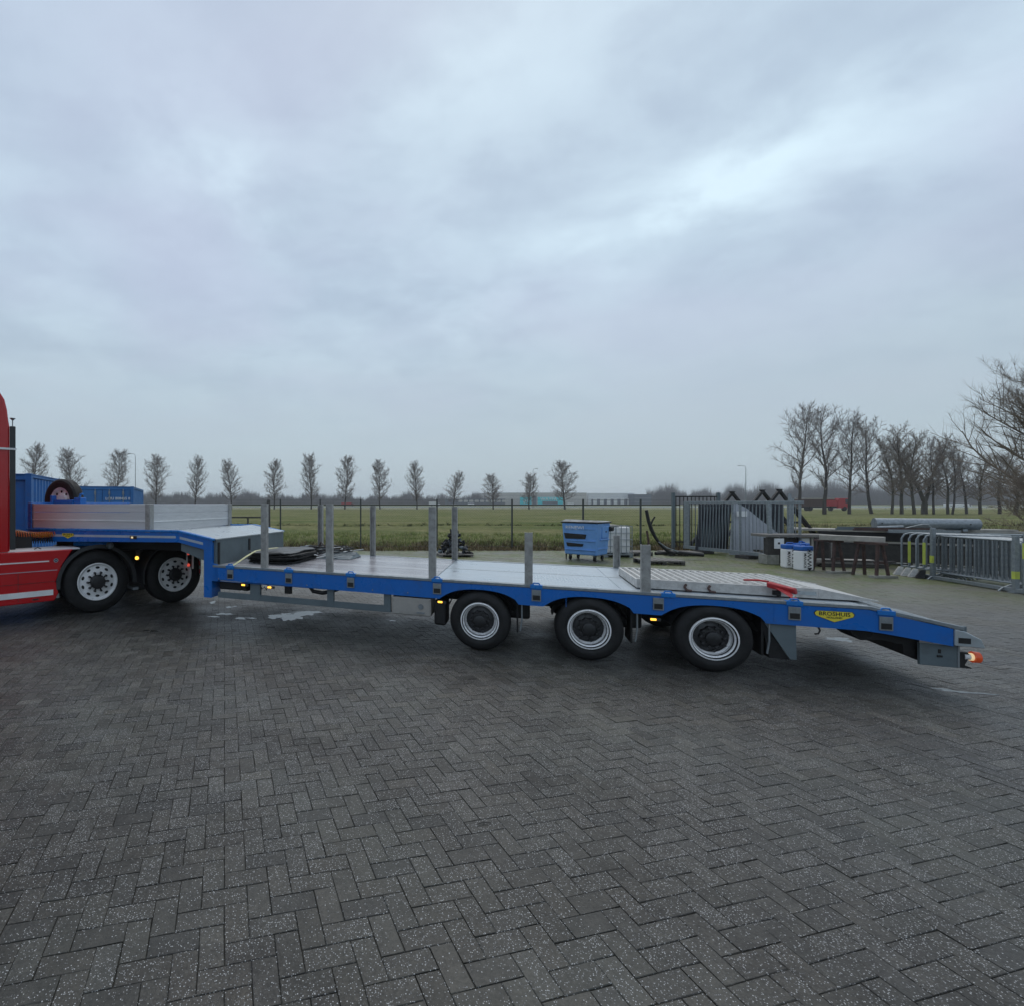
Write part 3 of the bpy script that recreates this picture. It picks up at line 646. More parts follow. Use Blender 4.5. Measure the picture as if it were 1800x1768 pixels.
# lashing winch pockets with blue hook brackets
for px in (-3.74, -2.74, -1.77, -.55, .69, 2.02, 3.30, 4.06):
    dz = 0 if px < 4 else -.040
    po = T(MB().prism([(px-.055, .70+dz), (px+.055, .70+dz), (px+.055, .842+dz), (px-.055, .842+dz)], -.014, 0), 'stake_pocket', 'galv', bevel=.003)
    T(MB().box(px-.043, px+.043, -.0165, -.012, .715+dz, .775+dz), 'pocket_opening', 'ink', po)
    of = .10 if px == 2.02 else 0
    T(MB().box(px-.072+of, px+.072+of, -.02, .045, .858+dz, .905+dz).tube([(px-.045+of, .0, .90+dz), (px-.03+of, .0, .926+dz), (px+.03+of, .0, .926+dz), (px+.045+of, .0, .90+dz)], .010, 8), 'lashing_bracket', 'blue2', bevel=.006)
for j in range(26):
    x = -3.5+j*.283
    if all(abs(x-q) > .14 for q in (-3.17, -2.11, -.62, .60, 1.90, -3.74, -2.74, -1.77, -.55, .69, 2.02, 3.30)):
        T(MB().box(x, x+.07, .012, .045, .900, .904), 'lashing_slot', 'slope')
# galvanised stakes standing in the side rails (U section)
def stake(x, y, h0, h1, s):
    a, b, t = .048, .036, .010
    ys_ = [(-a, b), (-a, -b), (a, -b), (a, b), (a-t, b), (a-t, -b+t), (-a+t, -b+t), (-a+t, b)]
    m = MB().prismz([(x+p, y+q*s) for p, q in ys_], h0, h1)
    o = m.build('stake', 'stake', tr, .002)
    return o
for x, h in ((-3.17, 1.905), (-2.11, 1.905), (-.62, 1.87), (.60, 1.55), (1.90, 1.43)): stake(x, .05, .87-SH*x, h, 1)
for x, h in ((-3.22, 1.89), (-2.15, 1.87), (-.62, 1.86), (1.97, 1.40)): stake(x, WT-.05, .87-SH*x, h, -1)
# shield badge with lettering
def badge(x, z, wd, y, parent, sheared=True):
    dz = -SH*x if sheared else 0
    def pts(k): return [(x-wd*.5*k, z+.10*wd), (x-wd*.44*k, z+wd*.17*k), (x+wd*.44*k, z+wd*.17*k), (x+wd*.5*k, z+.10*wd), (x+wd*.47*k, z+.02*wd), (x, z-wd*.17*k), (x-wd*.47*k, z+.02*wd)]
    a = MB().prism(pts(1.05), y-.003, y).build('badge', 'ink', parent, shift=(0, 0, dz))
    MB().prism(pts(1.0), y-.0055, y-.0031).build('badge_face', 'yellow', a, shift=(0, 0, dz))
    text('BROSHUIS', wd*.175, 'lettering', 'ink', a, face_minus_y(x, y-.0065, z+.085*wd+dz), .001, 1.0)
    text('HOLLAND', wd*.085, 'lettering', 'ink', a, face_minus_y(x, y-.0065, z-.03*wd+dz), .001)
badge(3.64, .765, .33, -.001, tr)
# rear bumper, corner casting, beacon
T(MB().box(4.36, 4.66, .06, .10, .325, .55), 'underrun_plate', 'gsteel', bevel=.006)
T(MB().box(4.40, 4.64, .10, WT-.10, .34, .50), 'underrun_beam', 'black', bevel=.01)
T(MB().box(4.645, 4.66, .055, WT-.055, .335, .56), 'underrun_edge', 'galv')
T(MB().prism([(4.40, .56), (4.40, .36), (4.28, .40), (4.27, .50), (4.1, .53), (3.93, .51), (3.87, .56), (3.80, .63), (4.0, .64)], .14, .5), 'ramp_mechanism', 'black')
T(MB().box(4.50, 4.52, .055, .06, .46, .50).box(4.49, 4.53, .05, .058, .42, .44), 'bolt_plate', 'black')
T(MB().prism([(4.585, .56), (4.585, .725), (4.66, .71), (4.78, .64), (4.81, .555)], -.012, .10), 'corner_casting', 'slope', bevel=.008)
T(MB().box(4.61, 4.70, -.0155, -.010, .59, .645), 'casting_slot', 'ink')
T(MB().box(4.66, 4.69, .02, .05, .70, .755), 'end_pin', 'gsteel')
T(MB().prism([(4.66, .49), (4.72, .49), (4.74, .46), (4.70, .36), (4.75, .34), (4.75, .33), (4.66, .33)], .06, .18), 'lamp_holder', 'black')
be = T(MB().tube([(4.70, .08, .445), (4.745, .08, .445)], .032, 14), 'beacon_lamp', 'white')
T(MB().tube([(4.744, .08, .445), (4.765, .08, .445)], .038, 14), 'bulb_ring', 'lampw', be)
T(MB().tube([(4.765, .08, .445), (4.812, .08, .445), (4.818, .08, .445)], [.056, .054, .03], 16), 'lens', 'orange', be)

# gooseneck (level, so not sheared)
for yy in (0, WT-.03):
    MB().prism([(-8.02, 1.44), (-4.71, 1.46), (-4.08, 1.345), (-4.08, .98), (-3.97, .955), (-3.97, .70), (-4.08, .70), (-4.08, .435), (-4.225, .435), (-4.225, 1.19), (-4.71, 1.29), (-8.02, 1.225)], yy, yy+.03).build('gooseneck_beam', 'blue', tr, .003)
    MB().prism([(-8.05, 1.434), (-4.71, 1.454), (-4.05, 1.335), (-4.05, 1.365), (-4.71, 1.485), (-8.05, 1.465)], yy-.018, yy+.06).build('gooseneck_cap', 'blue2', tr, .003)
MB().prism([(-4.225, .44), (-4.08, .44), (-4.08, 1.3), (-4.225, 1.2)], .03, .25).build('gooseneck_leg', 'blue', tr)
MB().prism([(-7.62, 1.325), (-4.76, 1.355), (-4.76, 1.392), (-7.62, 1.365)], -.0025, 0).build('reflective_strip', 'tape', tr)
MB().prism([(-4.68, 1.345), (-4.24, 1.262), (-4.24, 1.302), (-4.68, 1.385)], -.0025, 0).build('reflective_strip', 'tape', tr)
badge(-7.05, 1.345, .27, -.0035, tr, False)
ml = MB().box(-5.68, -5.54, -.010, -.003, 1.325, 1.375).build('marker_light', 'ink', tr); MB().box(-5.65, -5.61, -.016, -.0105, 1.335, 1.365).build('lens', 'lampw', ml)
MB().box(-8.0, -4.75, .05, WT-.05, 1.40, 1.455).build('gooseneck_floor', 'slope', tr)
MB().hexa([(-4.75, .04, 1.45), (-4.02, .04, 1.34), (-4.02, WT-.04, 1.34), (-4.75, WT-.04, 1.45), (-4.75, .04, 1.478), (-4.02, .04, 1.362), (-4.02, WT-.04, 1.362), (-4.75, WT-.04, 1.478)]).build('slope_plate', 'slope', tr, .004)
MB().prism([(-4.70, 1.15), (-4.03, .93), (-4.03, 1.338), (-4.70, 1.438)], .06, WT-.06).build('gooseneck_rear_wall', 'gsteel', tr)
MB().box(-4.029, -4.015, 1.05, 1.10, 1.10, 1.30).box(-4.029, -4.015, .09, .14, .95, 1.30).build('wall_stiffener', 'black', tr)
MB().box(-7.9, -4.4, .5, 2.0, 1.10, 1.38).build('gooseneck_core', 'black', tr)
MB().tube([(-7.15, .25, 1.19), (-6.45, .25, 1.19)], .055, 14).build('air_cylinder', 'blue2', tr)
MB().lathe_y([(.06, 0), (.06, .05), (0, .05)], -6.33, 1.18, 16, .2).build('valve', 'galv', tr)
# dropsides round the gooseneck: planks of aluminium section, corner posts
def board(name, x0, x1, y0, y1, z0, z1, par):
    n = 3; hs = (z1-z0)/n
    for j in range(n):
        MB().box(x0, x1, y0, y1, z0+j*hs+.003, z0+(j+1)*hs-.003).build('board_plank', 'alu', par, .003)
    if x1-x0 > y1-y0:
        MB().box(x0+.01, x1-.01, y0-.009, y0+.001, z0+hs-.004, z0+hs+.018).build('board_ridge', 'white', par)
        MB().box(x0, x0+.022, y0-.006, y1+.004, z0-.002, z1+.006).box(x1-.012, x1, y0-.004, y1+.004, z0-.002, z1+.004).build('board_end', 'galv', par)
    else:
        MB().box(x1-.001, x1+.009, y0+.01, y1-.01, z0+hs-.004, z0+hs+.018).build('board_ridge', 'white', par)
# side board planks stand above the beam; the rear board closes the gooseneck floor
board('near', -7.93, -5.37, .02, .05, 1.475, 1.905, tr)
board('far', -7.93, -5.37, WT-.05, WT-.02, 1.475, 1.905, tr)
board('rear', -5.33, -5.30, .09, WT-.09, 1.465, 1.895, tr)
for yy in (.045, WT-.045): MB().box(-5.37, -5.27, yy-.05, yy+.05, 1.44, 1.905).build('corner_post', 'stake', tr, .006)
MB().box(-8.03, -7.94, 0, .53, 1.44, 1.93).build('headboard', 'blue', tr, .01)
MB().box(-8.03, -7.94, .81, WT, 1.44, 1.93).build('headboard', 'blue', tr, .01)
# spare wheel in its rack behind the headboard
sp = MB().lathe_y([(.235, .06), (.25, .02), (.33, -.005), (.38, .01), (.41, .05), (.41, .20), (.38, .24), (.25, .235), (.235, .2)], -7.90, 1.97, 48, .55).build('spare_wheel', 'rubber', tr)
MB().lathe_y([(.245, .03), (.225, .04), (.20, .10), (.13, .06), (.12, .04), (.06, .03), (0, .03)], -7.90, 1.97, 40, .55).build('rim', 'rimw', sp)
hm = MB()
for j in range(8):
    a = j*math.pi/4; hm.lathe_y([(0, .062), (.025, .064)], -7.90+.165*math.cos(a), 1.97+.165*math.sin(a), 10, .55)
hm.build('hand_hole_shade', 'ink', sp)  # black discs paint the shaded openings of the spare rim
MB().box(-8.0, -7.45, .46, .54, 1.82, 1.98).box(-8.0, -7.94, .44, .54, 1.78, 2.06).box(-7.42, -7.26, .46, .60, 1.78, 2.02).box(-8.0, -7.26, .46, .545, 1.72, 1.80).box(-7.6, -7.5, .46, .54, 1.46, 1.72).box(-7.4, -7.3, .5, .8, 1.46, 1.78).build('spare_wheel_rack', 'blue', tr, .01)
MB().tube([(-7.32, .5, 2.02), (-7.30, .5, 2.08), (-7.24, .5, 2.09)], .02, 8).build('rack_handle', 'blue2', tr)
MB().tube([(-5.95, 2.3, 1.455), (-5.95, 2.3, 1.52)], .02, 8).build('stub', 'galv', tr)

# things lying on the deck --------------------------------------------------
def loc(x, y, z): return (Matrix.Translation(P1) @ Matrix.Rotation(TA, 4, 'Z')) @ Vector((x, y, z))
def dk(x): return .895-SH*x
# loading ramp strapped down on the rear of the deck
rp = thing('loading_ramp', 'pale aluminium loading ramp with cross treads lying on the rear of the deck', 'ramp', loc(1.85, .28, dk(2.9)), TA, rot=(0, math.atan(SH), TA))
RL, RWd, RH = 1.78, 1.25, .135
fr = MB().box(0, RL, 0, .035, .025, RH).box(0, RL, RWd-.035, RWd, .025, RH).box(0, .03, .035, RWd-.035, .025, RH-.01)
fr.prism([(RL, .025), (RL+.52, .03), (RL+.52, .04), (RL, RH)], 0, .035).prism([(RL, .025), (RL+.52, .03), (RL+.52, .04), (RL, RH)], RWd-.035, RWd)
fr.build('frame', 'alu2', rp, .003)
MB().box(.02, RL, .04, RWd-.04, RH-.035, RH-.028).build('tread_plate', 'alu2', rp)
for j in range(19):
    x = .05+j*.093
    MB().hexa([(x, .036, RH-.03), (x+.05, .036, RH-.03), (x+.05, RWd-.036, RH-.03), (x, RWd-.036, RH-.03), (x+.012, .036, RH+.004), (x+.036, .036, RH+.004), (x+.036, RWd-.036, RH+.004), (x+.012, RWd-.036, RH+.004)]).build('tread', 'alu2', rp)
MB().hexa([(RL, .036, .04), (RL+.5, .036, .028), (RL+.5, RWd-.036, .028), (RL, RWd-.036, .04), (RL, .036, RH-.02), (RL+.5, .036, .036), (RL+.5, RWd-.036, .036), (RL, RWd-.036, RH-.02)]).build('toe_plate', 'alu2', rp)
for x in (.52, .76): MB().tube([(x, -.004, .10), (x-.02, -.02, .07), (x, -.028, .035), (x+.05, -.022, .03)], .014, 8).build('grab_hook', 'rust', rp)
MB().box(1.40, 1.44, -.006, 0, .02, .115).box(1.36, 1.41, -.03, 0, .04, .09).build('lock_bracket', 'black', rp)
MB().box(1.46, 1.76, -.005, -.001, .06, .10).build('panel_strip', 'slope', rp)
MB().box(0.0, RL, .05, RWd-.05, 0.0, .025).build('skid', 'black', rp)
# red ratchet strap from bracket over the ramp
q0 = loc(3.30, .0, .84); st = thing('ratchet_strap', 'red ratchet strap holding the loading ramp down near the tail', 'strap', q0, TA)
MB().hexa([(-.02, -.002, .05), (.03, -.002, .05), (.03, .012, .05), (-.02, .012, .05), (-.13, .20, .155), (-.02, .20, .135), (-.02, .24, .165), (-.13, .24, .185)]).build('webbing', 'redstrap', st)
MB().hexa([(-.17, .20, .125), (.06, .10, .075), (.10, .16, .075), (-.13, .26, .14), (-.18, .20, .185), (.03, .09, .14), (.09, .15, .14), (-.12, .26, .20)]).build('ratchet_cover', 'redstrap', st, .015)
MB().tube([(-.14, .24, .19), (-.20, .34, .19), (-.27, .44, .175), (-.26, .55, .16)], .012, 6).build('strap_tail', 'redstrap', st)
MB().tube([(.0, .0, .0), (.0, .02, .06), (.02, .05, .07)], .012, 6).build('hook', 'galv', st)
# stack of rubber mats at the front of the deck
ms = thing('mat_stack', 'ragged stack of black rubber mats at the front of the deck', 'mats', loc(-3.35, 1.15, dk(-3.35)), TA)
for j in range(8):
    hw_, hd = rnd.uniform(.36, .47), rnd.uniform(.55, .70); z = j*.024; n = 9
    ox, oy = rnd.uniform(-.06, .06), rnd.uniform(-.08, .08); m = MB(); top = []; bot = []
    pts = []
    for i in range(28):
        a = 2*math.pi*i/28; c_, s_ = math.cos(a), math.sin(a)
        pts.append((ox+hw_*math.copysign(abs(c_)**.4, c_)*rnd.uniform(.93, 1.04), oy+hd*math.copysign(abs(s_)**.4, s_)*rnd.uniform(.93, 1.04)))
    vs = [(x, y, z+.006*math.sin(x*9+j)+.010*math.sin(y*6+j*2)) for x, y in pts]; vt = [(a, b, c+.018) for a, b, c in vs]; N_ = len(pts)
    m.add(vs+vt, [tuple(range(N_-1, -1, -1)), tuple(range(N_, 2*N_))]+[(i, (i+1) % N_, (i+1) % N_+N_, i+N_) for i in range(N_)]).build('mat', 'rubber' if j < 7 else 'fender', ms)
ys_ = thing('lashing_strap', 'yellow lashing strap running from the front bracket up over the rubber mats', 'strap', loc(-3.72, .02, .955), TA)
pth = [(0, 0, -.01), (.06, .10, .05), (.12, .22, .12), (.18, .42, .195), (.24, .60, .205), (.28, 1.0, .20)]
m = MB()
for a, b in zip(pth[:-1], pth[1:]):
    a, b = Vector(a), Vector(b); u = Vector((.024, -.012, 0)); w_ = Vector((0, 0, .006)); m.hexa([a-u, a+u, b+u, b-u, a-u+w_, a+u+w_, b+u+w_, b-u+w_])
m.build('webbing', 'strap', ys_)
# chains, wire and clutter by the far stakes
ch_ = thing('wire_rope_coil', 'tangled steel wire and chains lying on the deck behind the mats', 'wire rope', loc(-3.05, 2.05, dk(-3.05)), TA)
r2 = random.Random(3)
for q in range(5):
    p = []; x, y = r2.uniform(-.1, .1), r2.uniform(-.1, .1)
    for t in range(26):
        a = t*.55+q; p.append((x+(.22+.02*t*.4)*math.cos(a)+q*.05, y+.16*math.sin(a), .03+.05*abs(math.sin(t*.7+q))+.012*q))
    MB().tube([(a*1.35, b*1.5, c*1.5) for a, b, c in p], .010, 5).build('wire', 'galv' if q % 2 else 'black', ch_)
MB().tube([(-.1, .1, .05), (-.02, .05, .25), (.1, .02, .14), (.16, -.05, .22), (.22, -.1, .02)], .012, 5).tube([(-.02, .05, .25), (-.12, .1, .12)], .01, 5).build('bent_bar', 'rust', ch_)
tp = thing('folded_grey_sheet', 'folded grey tarpaulin and flat bars on the deck between mats and far stake', 'tarpaulin', loc(-2.62, 1.75, dk(-2.62)), TA)
MB().hexa([(-.30, -.2, 0), (.30, -.15, 0), (.33, .45, 0), (-.28, .5, 0), (-.25, -.12, .05), (.24, -.1, .03), (.25, .40, .09), (-.25, .42, .12)]).build('sheet', 'gsteel', tp, .02)
MB().tube([(-.3, -.25, .02), (.1, .1, .11), (.34, .5, .13)], .012, 5).tube([(-.1, -.3, .01), (.3, .2, .07)], .01, 5).build('flat_bar', 'galv', tp)

# ------------------------------------------------------------------ truck (local x rearwards along near side, y across away, z up)
T1 = Vector((-4.28, 8.90, 0)); KA = math.atan2(.649, .761)
tk = thing('truck_tractor', 'red tractor unit with black fenders, seen from behind its cab', 'truck', T1, KA)
for sx in (0, 1.40):
    wheel_parts(tk, sx, .545, .545, .325, .34, 'disc', 0)
    MB().lathe_y([(.12, 0), (.325, .02), (.52, 0), (.545, .05), (.545, .55), (.52, .6), (.325, .58), (.12, .6)], sx, .545, 48, 1.88).build('wheel', 'rubber', tk)
    MB().tube([(sx, .3, .545), (sx, 2.1, .545)], .09, 12).build('axle', 'black', tk)
MB().lathe_y([(.60, -.03), (.60, .52), (.625, .52), (.625, -.03), (.60, -.03)], 0, .545, 32, 0, -6, 186).build('fender', 'fender', tk)
MB().lathe_y([(.60, -.03), (.60, .52), (.625, .52), (.625, -.03), (.60, -.03)], 1.40, .545, 26, 0, 60, 192).build('fender', 'fender', tk)
MB().lathe_y([(.595, -.035), (.655, -.035), (.655, -.02), (.595, -.02), (.595, -.035)], 0, .545, 32, 0, -6, 186).build('fender_lip', 'fender', tk)
MB().box(-.70, -.60, .02, .30, .33, .40).box(.60, .70, .0, .30, .33, .38).build('fender_bracket', 'galv', tk)
MB().box(-4.2, 2.0, .72, .80, .72, 1.0).box(-4.2, 2.0, 1.70, 1.78, .72, 1.0).box(-1, 1.9, .8, 1.7, .8, .86).build('chassis', 'black', tk)
MB().tube([(.60, .15, 1.07), (.95, .15, 1.07)], .012, 6).box(.69, .76, .10, .13, .86, 1.07).build('light_bar', 'fender', tk)
MB().lathe_y([(0, -.012), (.030, -.010), (.034, .01)], .70, .905, 20, .08).build('marker_light', 'amber', tk)
fw = MB().prismz([(-.3, .8), (.65, .8), (.95, 1.1), (.95, 1.4), (.65, 1.7), (-.3, 1.7)], 1.02, 1.08).build('fifth_wheel', 'black', tk)
# hanging lamps, pipes and a red and white board behind the rear wheel
MB().tube([(1.33, -.02, 1.13), (1.6, -.02, 1.12), (1.78, -.02, 1.06), (1.86, -.02, 1.03)], .022, 8).build('pipe', 'galv', tk)
MB().tube([(1.62, -.03, 1.02), (1.62, -.03, .66)], .017, 8).tube([(1.74, -.03, 1.02), (1.74, -.03, .63)], .020, 8).build('rear_bracket', 'rimw', tk)
for z in (.94, .71): MB().lathe_y([(0, -.02), (.028, -.018), (.034, .01)], 1.645, z, 14, -.04).build('tail_lamp', 'redlens', tk)
bd = MB().box(1.90, 1.92, -.02, .30, .50, .98).build('marker_board', 'white', tk)
for j in range(3): MB().hexa([(1.885, -.03, .52+j*.16), (1.899, -.03, .52+j*.16), (1.899, .30, .66+j*.16), (1.885, .30, .66+j*.16), (1.885, -.03, .60+j*.16), (1.899, -.03, .60+j*.16), (1.899, .30, .74+j*.16), (1.885, .30, .74+j*.16)]).build('stripe', 'redstrap', bd)
# side skirt: red shell, white stripes, round emblem
sk = MB().prism([(-3.0, .30), (-.68, .30), (-.62, .42), (-.66, .62), (-.56, .90), (-.44, 1.08), (-.40, 1.14), (-3.0, 1.14)], -.03, .02).build('side_skirt', 'red', tk, .015)
MB().box(-3.0, -.70, -.036, -.031, .40, .49).build('stripe', 'white', sk)
MB().box(-3.0, -.76, -.0345, -.031, .955, .975).build('stripe', 'white', sk)
MB().box(-3.0, -.64, -.0345, -.031, .805, .815).build('stripe', 'tape', sk)
MB().box(-3.0, -.68, -.034, -.031, .62, .626).build('seam', 'ink', sk)
for x in (-1.75, -1.2): MB().box(x, x+.006, -.0335, -.031, .34, .79).build('panel_gap', 'ink', sk)
for x in (-1.6, -1.0): MB().box(x, x+.09, -.040, -.031, .345, .365).build('step_catch', 'hub', sk)
em = MB().lathe_y([(0, -.006), (.034, -.006), (.036, 0)], -.66, .97, 20, -.031).build('emblem', 'ink', sk)
MB().lathe_y([(.026, -.009), (.033, -.009), (.033, -.006)], -.66, .97, 20, -.031).box(-.672, -.648, -.041, -.037, .965, .975).build('emblem_ring', 'tape', em)
MB().box(-3.0, -.28, .02, .70, 1.13, 1.155).build('walkway', 'alu', tk, .006)
MB().box(-3.0, -.9, .70, 1.9, 1.09, 1.12).build('deck_plate', 'alu', tk)
MB().tube([(-.95, .12, 1.16), (-.90, .12, 1.19), (-.85, .12, 1.16)], .008, 6).build('catch', 'ink', tk)
MB().box(-2.9, -.8, .05, .68, .35, 1.08).build('fuel_tank', 'black', tk)
# cab: rounded shell with roof fairing; rear edge with black deflector
cabp = [(-3.70, .45), (-1.30, .45), (-1.30, 3.12), (-1.32, 3.25), (-1.335, 3.40), (-1.37, 3.56), (-1.44, 3.68), (-1.60, 3.79), (-1.95, 3.86), (-2.6, 3.80), (-3.3, 3.50), (-3.62, 3.05), (-3.72, 2.4), (-3.75, 1.4)]
cb = MB().prism(cabp, .02, 2.46).build('cab', 'red', tk, .03)
MB().box(-1.305, -1.225, .0, .03, 1.18, 3.14).build('side_deflector', 'fender', tk, .01)
MB().box(-1.295, -1.225, 2.45, 2.48, 1.18, 3.14).build('side_deflector', 'fender', tk, .01)
MB().box(-3.4, -1.215, -.012, .0, 2.76, 2.79).build('chrome_strip', 'rimw', cb)
MB().box(-3.4, -1.47, .002, .018, 2.64, 2.68).box(-3.4, -1.47, .002, .018, 1.45, 1.49).build('panel_groove', 'ink', cb)
MB().prism([(-3.55, 1.75), (-2.55, 1.75), (-2.55, 2.55), (-3.40, 2.55)], .002, .018).build('side_window', 'glass', cb)
wheel_parts(tk, -3.05+.0, .545, .545, .325, .34, 'disc', 0)
MB().tube([(-1.26, .06, 3.10), (-1.26, .06, 3.24)], .008, 6).tube([(-1.26, .06, 3.24), (-1.26, .06, 3.275)], [.012, .045], 10).build('horn', 'galv', tk)
# spiral air lines behind the cab
for q, (m_, oy) in enumerate((('orangehose', 0), ('yelhose', .07), ('redstrap', .14), ('black', .05))):
    p = []; zz = 1.46 if q < 3 else 1.36
    for t in range(220):
        u = t/219; a = t*.72; sag = -.05*math.sin(math.pi*u)
        p.append((-1.35+.95*u, .55+oy+.2*u+.045*math.cos(a), zz+sag+.045*math.sin(a)-.08*u))
    MB().tube(p, .009, 5).build('air_line', m_, tk)
MB().box(-1.40, -.9, .6, 1.9, 1.12, 1.42).build('battery_box', 'black', tk, .02)

# ------------------------------------------------------------------ containers at the left
def container(corner, dirv, Lc, Wc, Hc, label, wallm, side_m, doors):
    a = math.atan2(dirv[1], dirv[0])
    # local x along length (away), local y to the left (away from the near right corner)
    t = thing('shipping_container', label, 'container', (corner[0], corner[1], 0), a)
    MB().box(.06, Lc-.06, .06, Wc-.06, .12, Hc-.05).build('shell', side_m, t)
    MB().box(0, Lc, 0, Wc, Hc-.06, Hc-.02).build('roof', 'cblue2', t)
    fr = MB()
    for x0 in (0, Lc-.13):
        for y0 in (0, Wc-.13): fr.box(x0, x0+.13, y0, y0+.13, 0, Hc)
    fr.box(.13, Lc-.13, 0, .08, Hc-.10, Hc-.01).box(.13, Lc-.13, Wc-.08, Wc, Hc-.10, Hc-.01).box(0, .10, .13, Wc-.13, Hc-.16, Hc-.01).box(Lc-.1, Lc, .13, Wc-.13, Hc-.12, Hc-.01)
    fr.box(.13, Lc-.13, 0, .1, .02, .18).box(.13, Lc-.13, Wc-.1, Wc, .02, .18).box(0, .1, .13, Wc-.13, .02, .2)
    fr.build('frame', wallm, t, .008)
    n = int((Lc-.3)/.28)
    for j in range(n):
        x = .16+j*(Lc-.32)/n; wv = (Lc-.32)/n
        for y0, sg in ((.06, -1), (Wc-.06, 1)):
            MB().prismz([(x, y0), (x+wv*.18, y0+sg*.035), (x+wv*.52, y0+sg*.035), (x+wv*.70, y0)], .18, Hc-.11).build('corrugation', wallm, t)
    if doors:
        for k in range(2):
            y0 = .14+k*(Wc-.28)/2; wd = (Wc-.28)/2
            d = MB().box(.02, .05, y0+.01, y0+wd-.01, .2, Hc-.17).build('door', wallm, t, .006)
            for fz in (.25, .75):
                yy = y0+wd*fz
                MB().tube([(-.01, yy, .16), (-.01, yy, Hc-.12)], .017, 8).build('locking_rod', 'galv', d)
                MB().box(-.045, -.004, yy-.035, yy+.035, Hc-.36, Hc-.22).build('rod_keeper', 'galv', d)
        mt = Matrix.Translation((.0, .62, Hc-.52)) @ Matrix.Rotation(R(-90), 4, 'Z') @ Matrix.Rotation(R(90), 4, 'X')
        text('LCIU 808465 0', .155, 'lettering', 'white', t, mt, .002)
    return t
container((-7.41, 12.1), (-.29, .957), 2.85, 2.44, 2.62, 'tall blue corrugated container nearest the red cab', 'cblue', 'cblue', False)
container((-8.86, 21.6), (-.303, .953), 6.06, 2.44, 2.62, 'blue container with white door lettering behind the spare wheel', 'cblue2', 'cblue', True)

# ------------------------------------------------------------------ wire fence along the back of the yard
FY = 21.4
fn = thing('wire_fence', 'dark mesh fence with thin posts along the back of the yard', 'fence', (-4.6, FY, 0), 0)
fx0, fx1 = -4.6, 14.3
for px in (493, 563, 634, 768, 900, 1025, 1126):
    x = (px-CX)/F*FY-fx0; m = MB().box(x-.028, x+.028, -.028, .028, 0, 2.08)
    m.build('post', 'fence', fn)
MB().tube([(0, 0, 1.84), (fx1-fx0, 0, 1.84)], .026, 8).build('top_rail', 'fence', fn)
MB().tube([(0, 0, .10), (fx1-fx0, 0, .10)], .005, 5).build('bottom_wire', 'wire', fn)
for z in (1.92, 1.99, 2.05): MB().tube([(0, 0, z), (fx1-fx0, 0, z)], .0035, 4).build('barbed_wire', 'wire', fn)
nw = int((fx1-fx0)/.11); P = []; Q = []
v = []; f = []
for j in range(nw+16):
    for sg in (1, -1):
        x0 = (j-16)*.11 if sg > 0 else j*.11; xa, xb = x0, x0+sg*1.74
        za, zb = .10, 1.84
        if xa < 0: za += (0-xa)/(xb-xa)*1.74; xa = 0
        if xb < 0: zb = za+(0-xa)/(xb-xa)*(zb-za) if xb != xa else zb; xb = 0
        if xb > fx1-fx0: zb = zb-(xb-(fx1-fx0)); xb = fx1-fx0
        if xa > fx1-fx0: continue
        if zb <= za: continue
        k = len(v); r_ = .0010
        for (x, z) in ((xa, za), (xb, zb)):
            v += [(x-r_, .0, z+r_*sg), (x+r_, .0, z-r_*sg), (x, .003*sg, z)]
        f += [(k, k+1, k+4, k+3), (k+1, k+2, k+5, k+4), (k+2, k, k+3, k+5)]
tag(npmesh('mesh_wires', v, f, 'wire', fn), kind='stuff')
# low dark gate further out at the left
gt = thing('field_gate', 'low dark timber barrier in the field behind the gooseneck', 'gate', at(400, 34), 0)
MB().box(0, 2.6, 0, .06, .92, 1.02).build('rail', 'darkwood', gt); 
for x in (.1, 1.3, 2.5): MB().box(x, x+.1, .065, .14, 0, 1.0).build('post', 'darkwood', gt)
ps = thing('timber_post', 'thick dark timber post beside the tall front stake in the field', 'post', at(472, 31), 0)
MB().lathe_y([(0, 0)], 0, 0, 4) if False else None
MB().tube([(0, 0, 0), (0, 0, 2.05), (0, 0, 2.12)], [.12, .11, .07], 10).build('post', 'darkwood', ps)

# ------------------------------------------------------------------ heap of black scrap
hp = thing('scrap_heap', 'round heap of black scrap tyres and bags on a pallet by the fence', 'scrap heap', gp(798, 976), 0)
r3 = random.Random(11)
MB().box(-.62, .6, -.5, .5, .07, .10).box(-.6, -.5, -.5, .5, 0, .07).box(.48, .58, -.5, .5, 0, .07).box(-.05, .05, -.5, .5, 0, .07).build('pallet', 'oldwood', hp)
for j in range(70):
    a = r3.uniform(0, 6.28); h = r3.random()**1.3; rr = (1-h)*.58*math.sqrt(r3.random()); c = Vector((rr*math.cos(a)*1.05, rr*math.sin(a)*.8, .12+h*.72))
    d = Vector((r3.gauss(0, 1), r3.gauss(0, 1), r3.gauss(0, .6))).normalized()*r3.uniform(.05, .20)
    n_ = 5; p = [c+d*(t/n_-.5)*2+Vector((r3.gauss(0, .03), r3.gauss(0, .03), r3.gauss(0, .03))) for t in range(n_+1)]
    MB().tube(p, [r3.uniform(.02, .07) for _ in p], 6).build('scrap_piece', ['rubber', 'darksheet', 'fender', 'black', 'rubber', 'gsteel'][j % 6], hp)

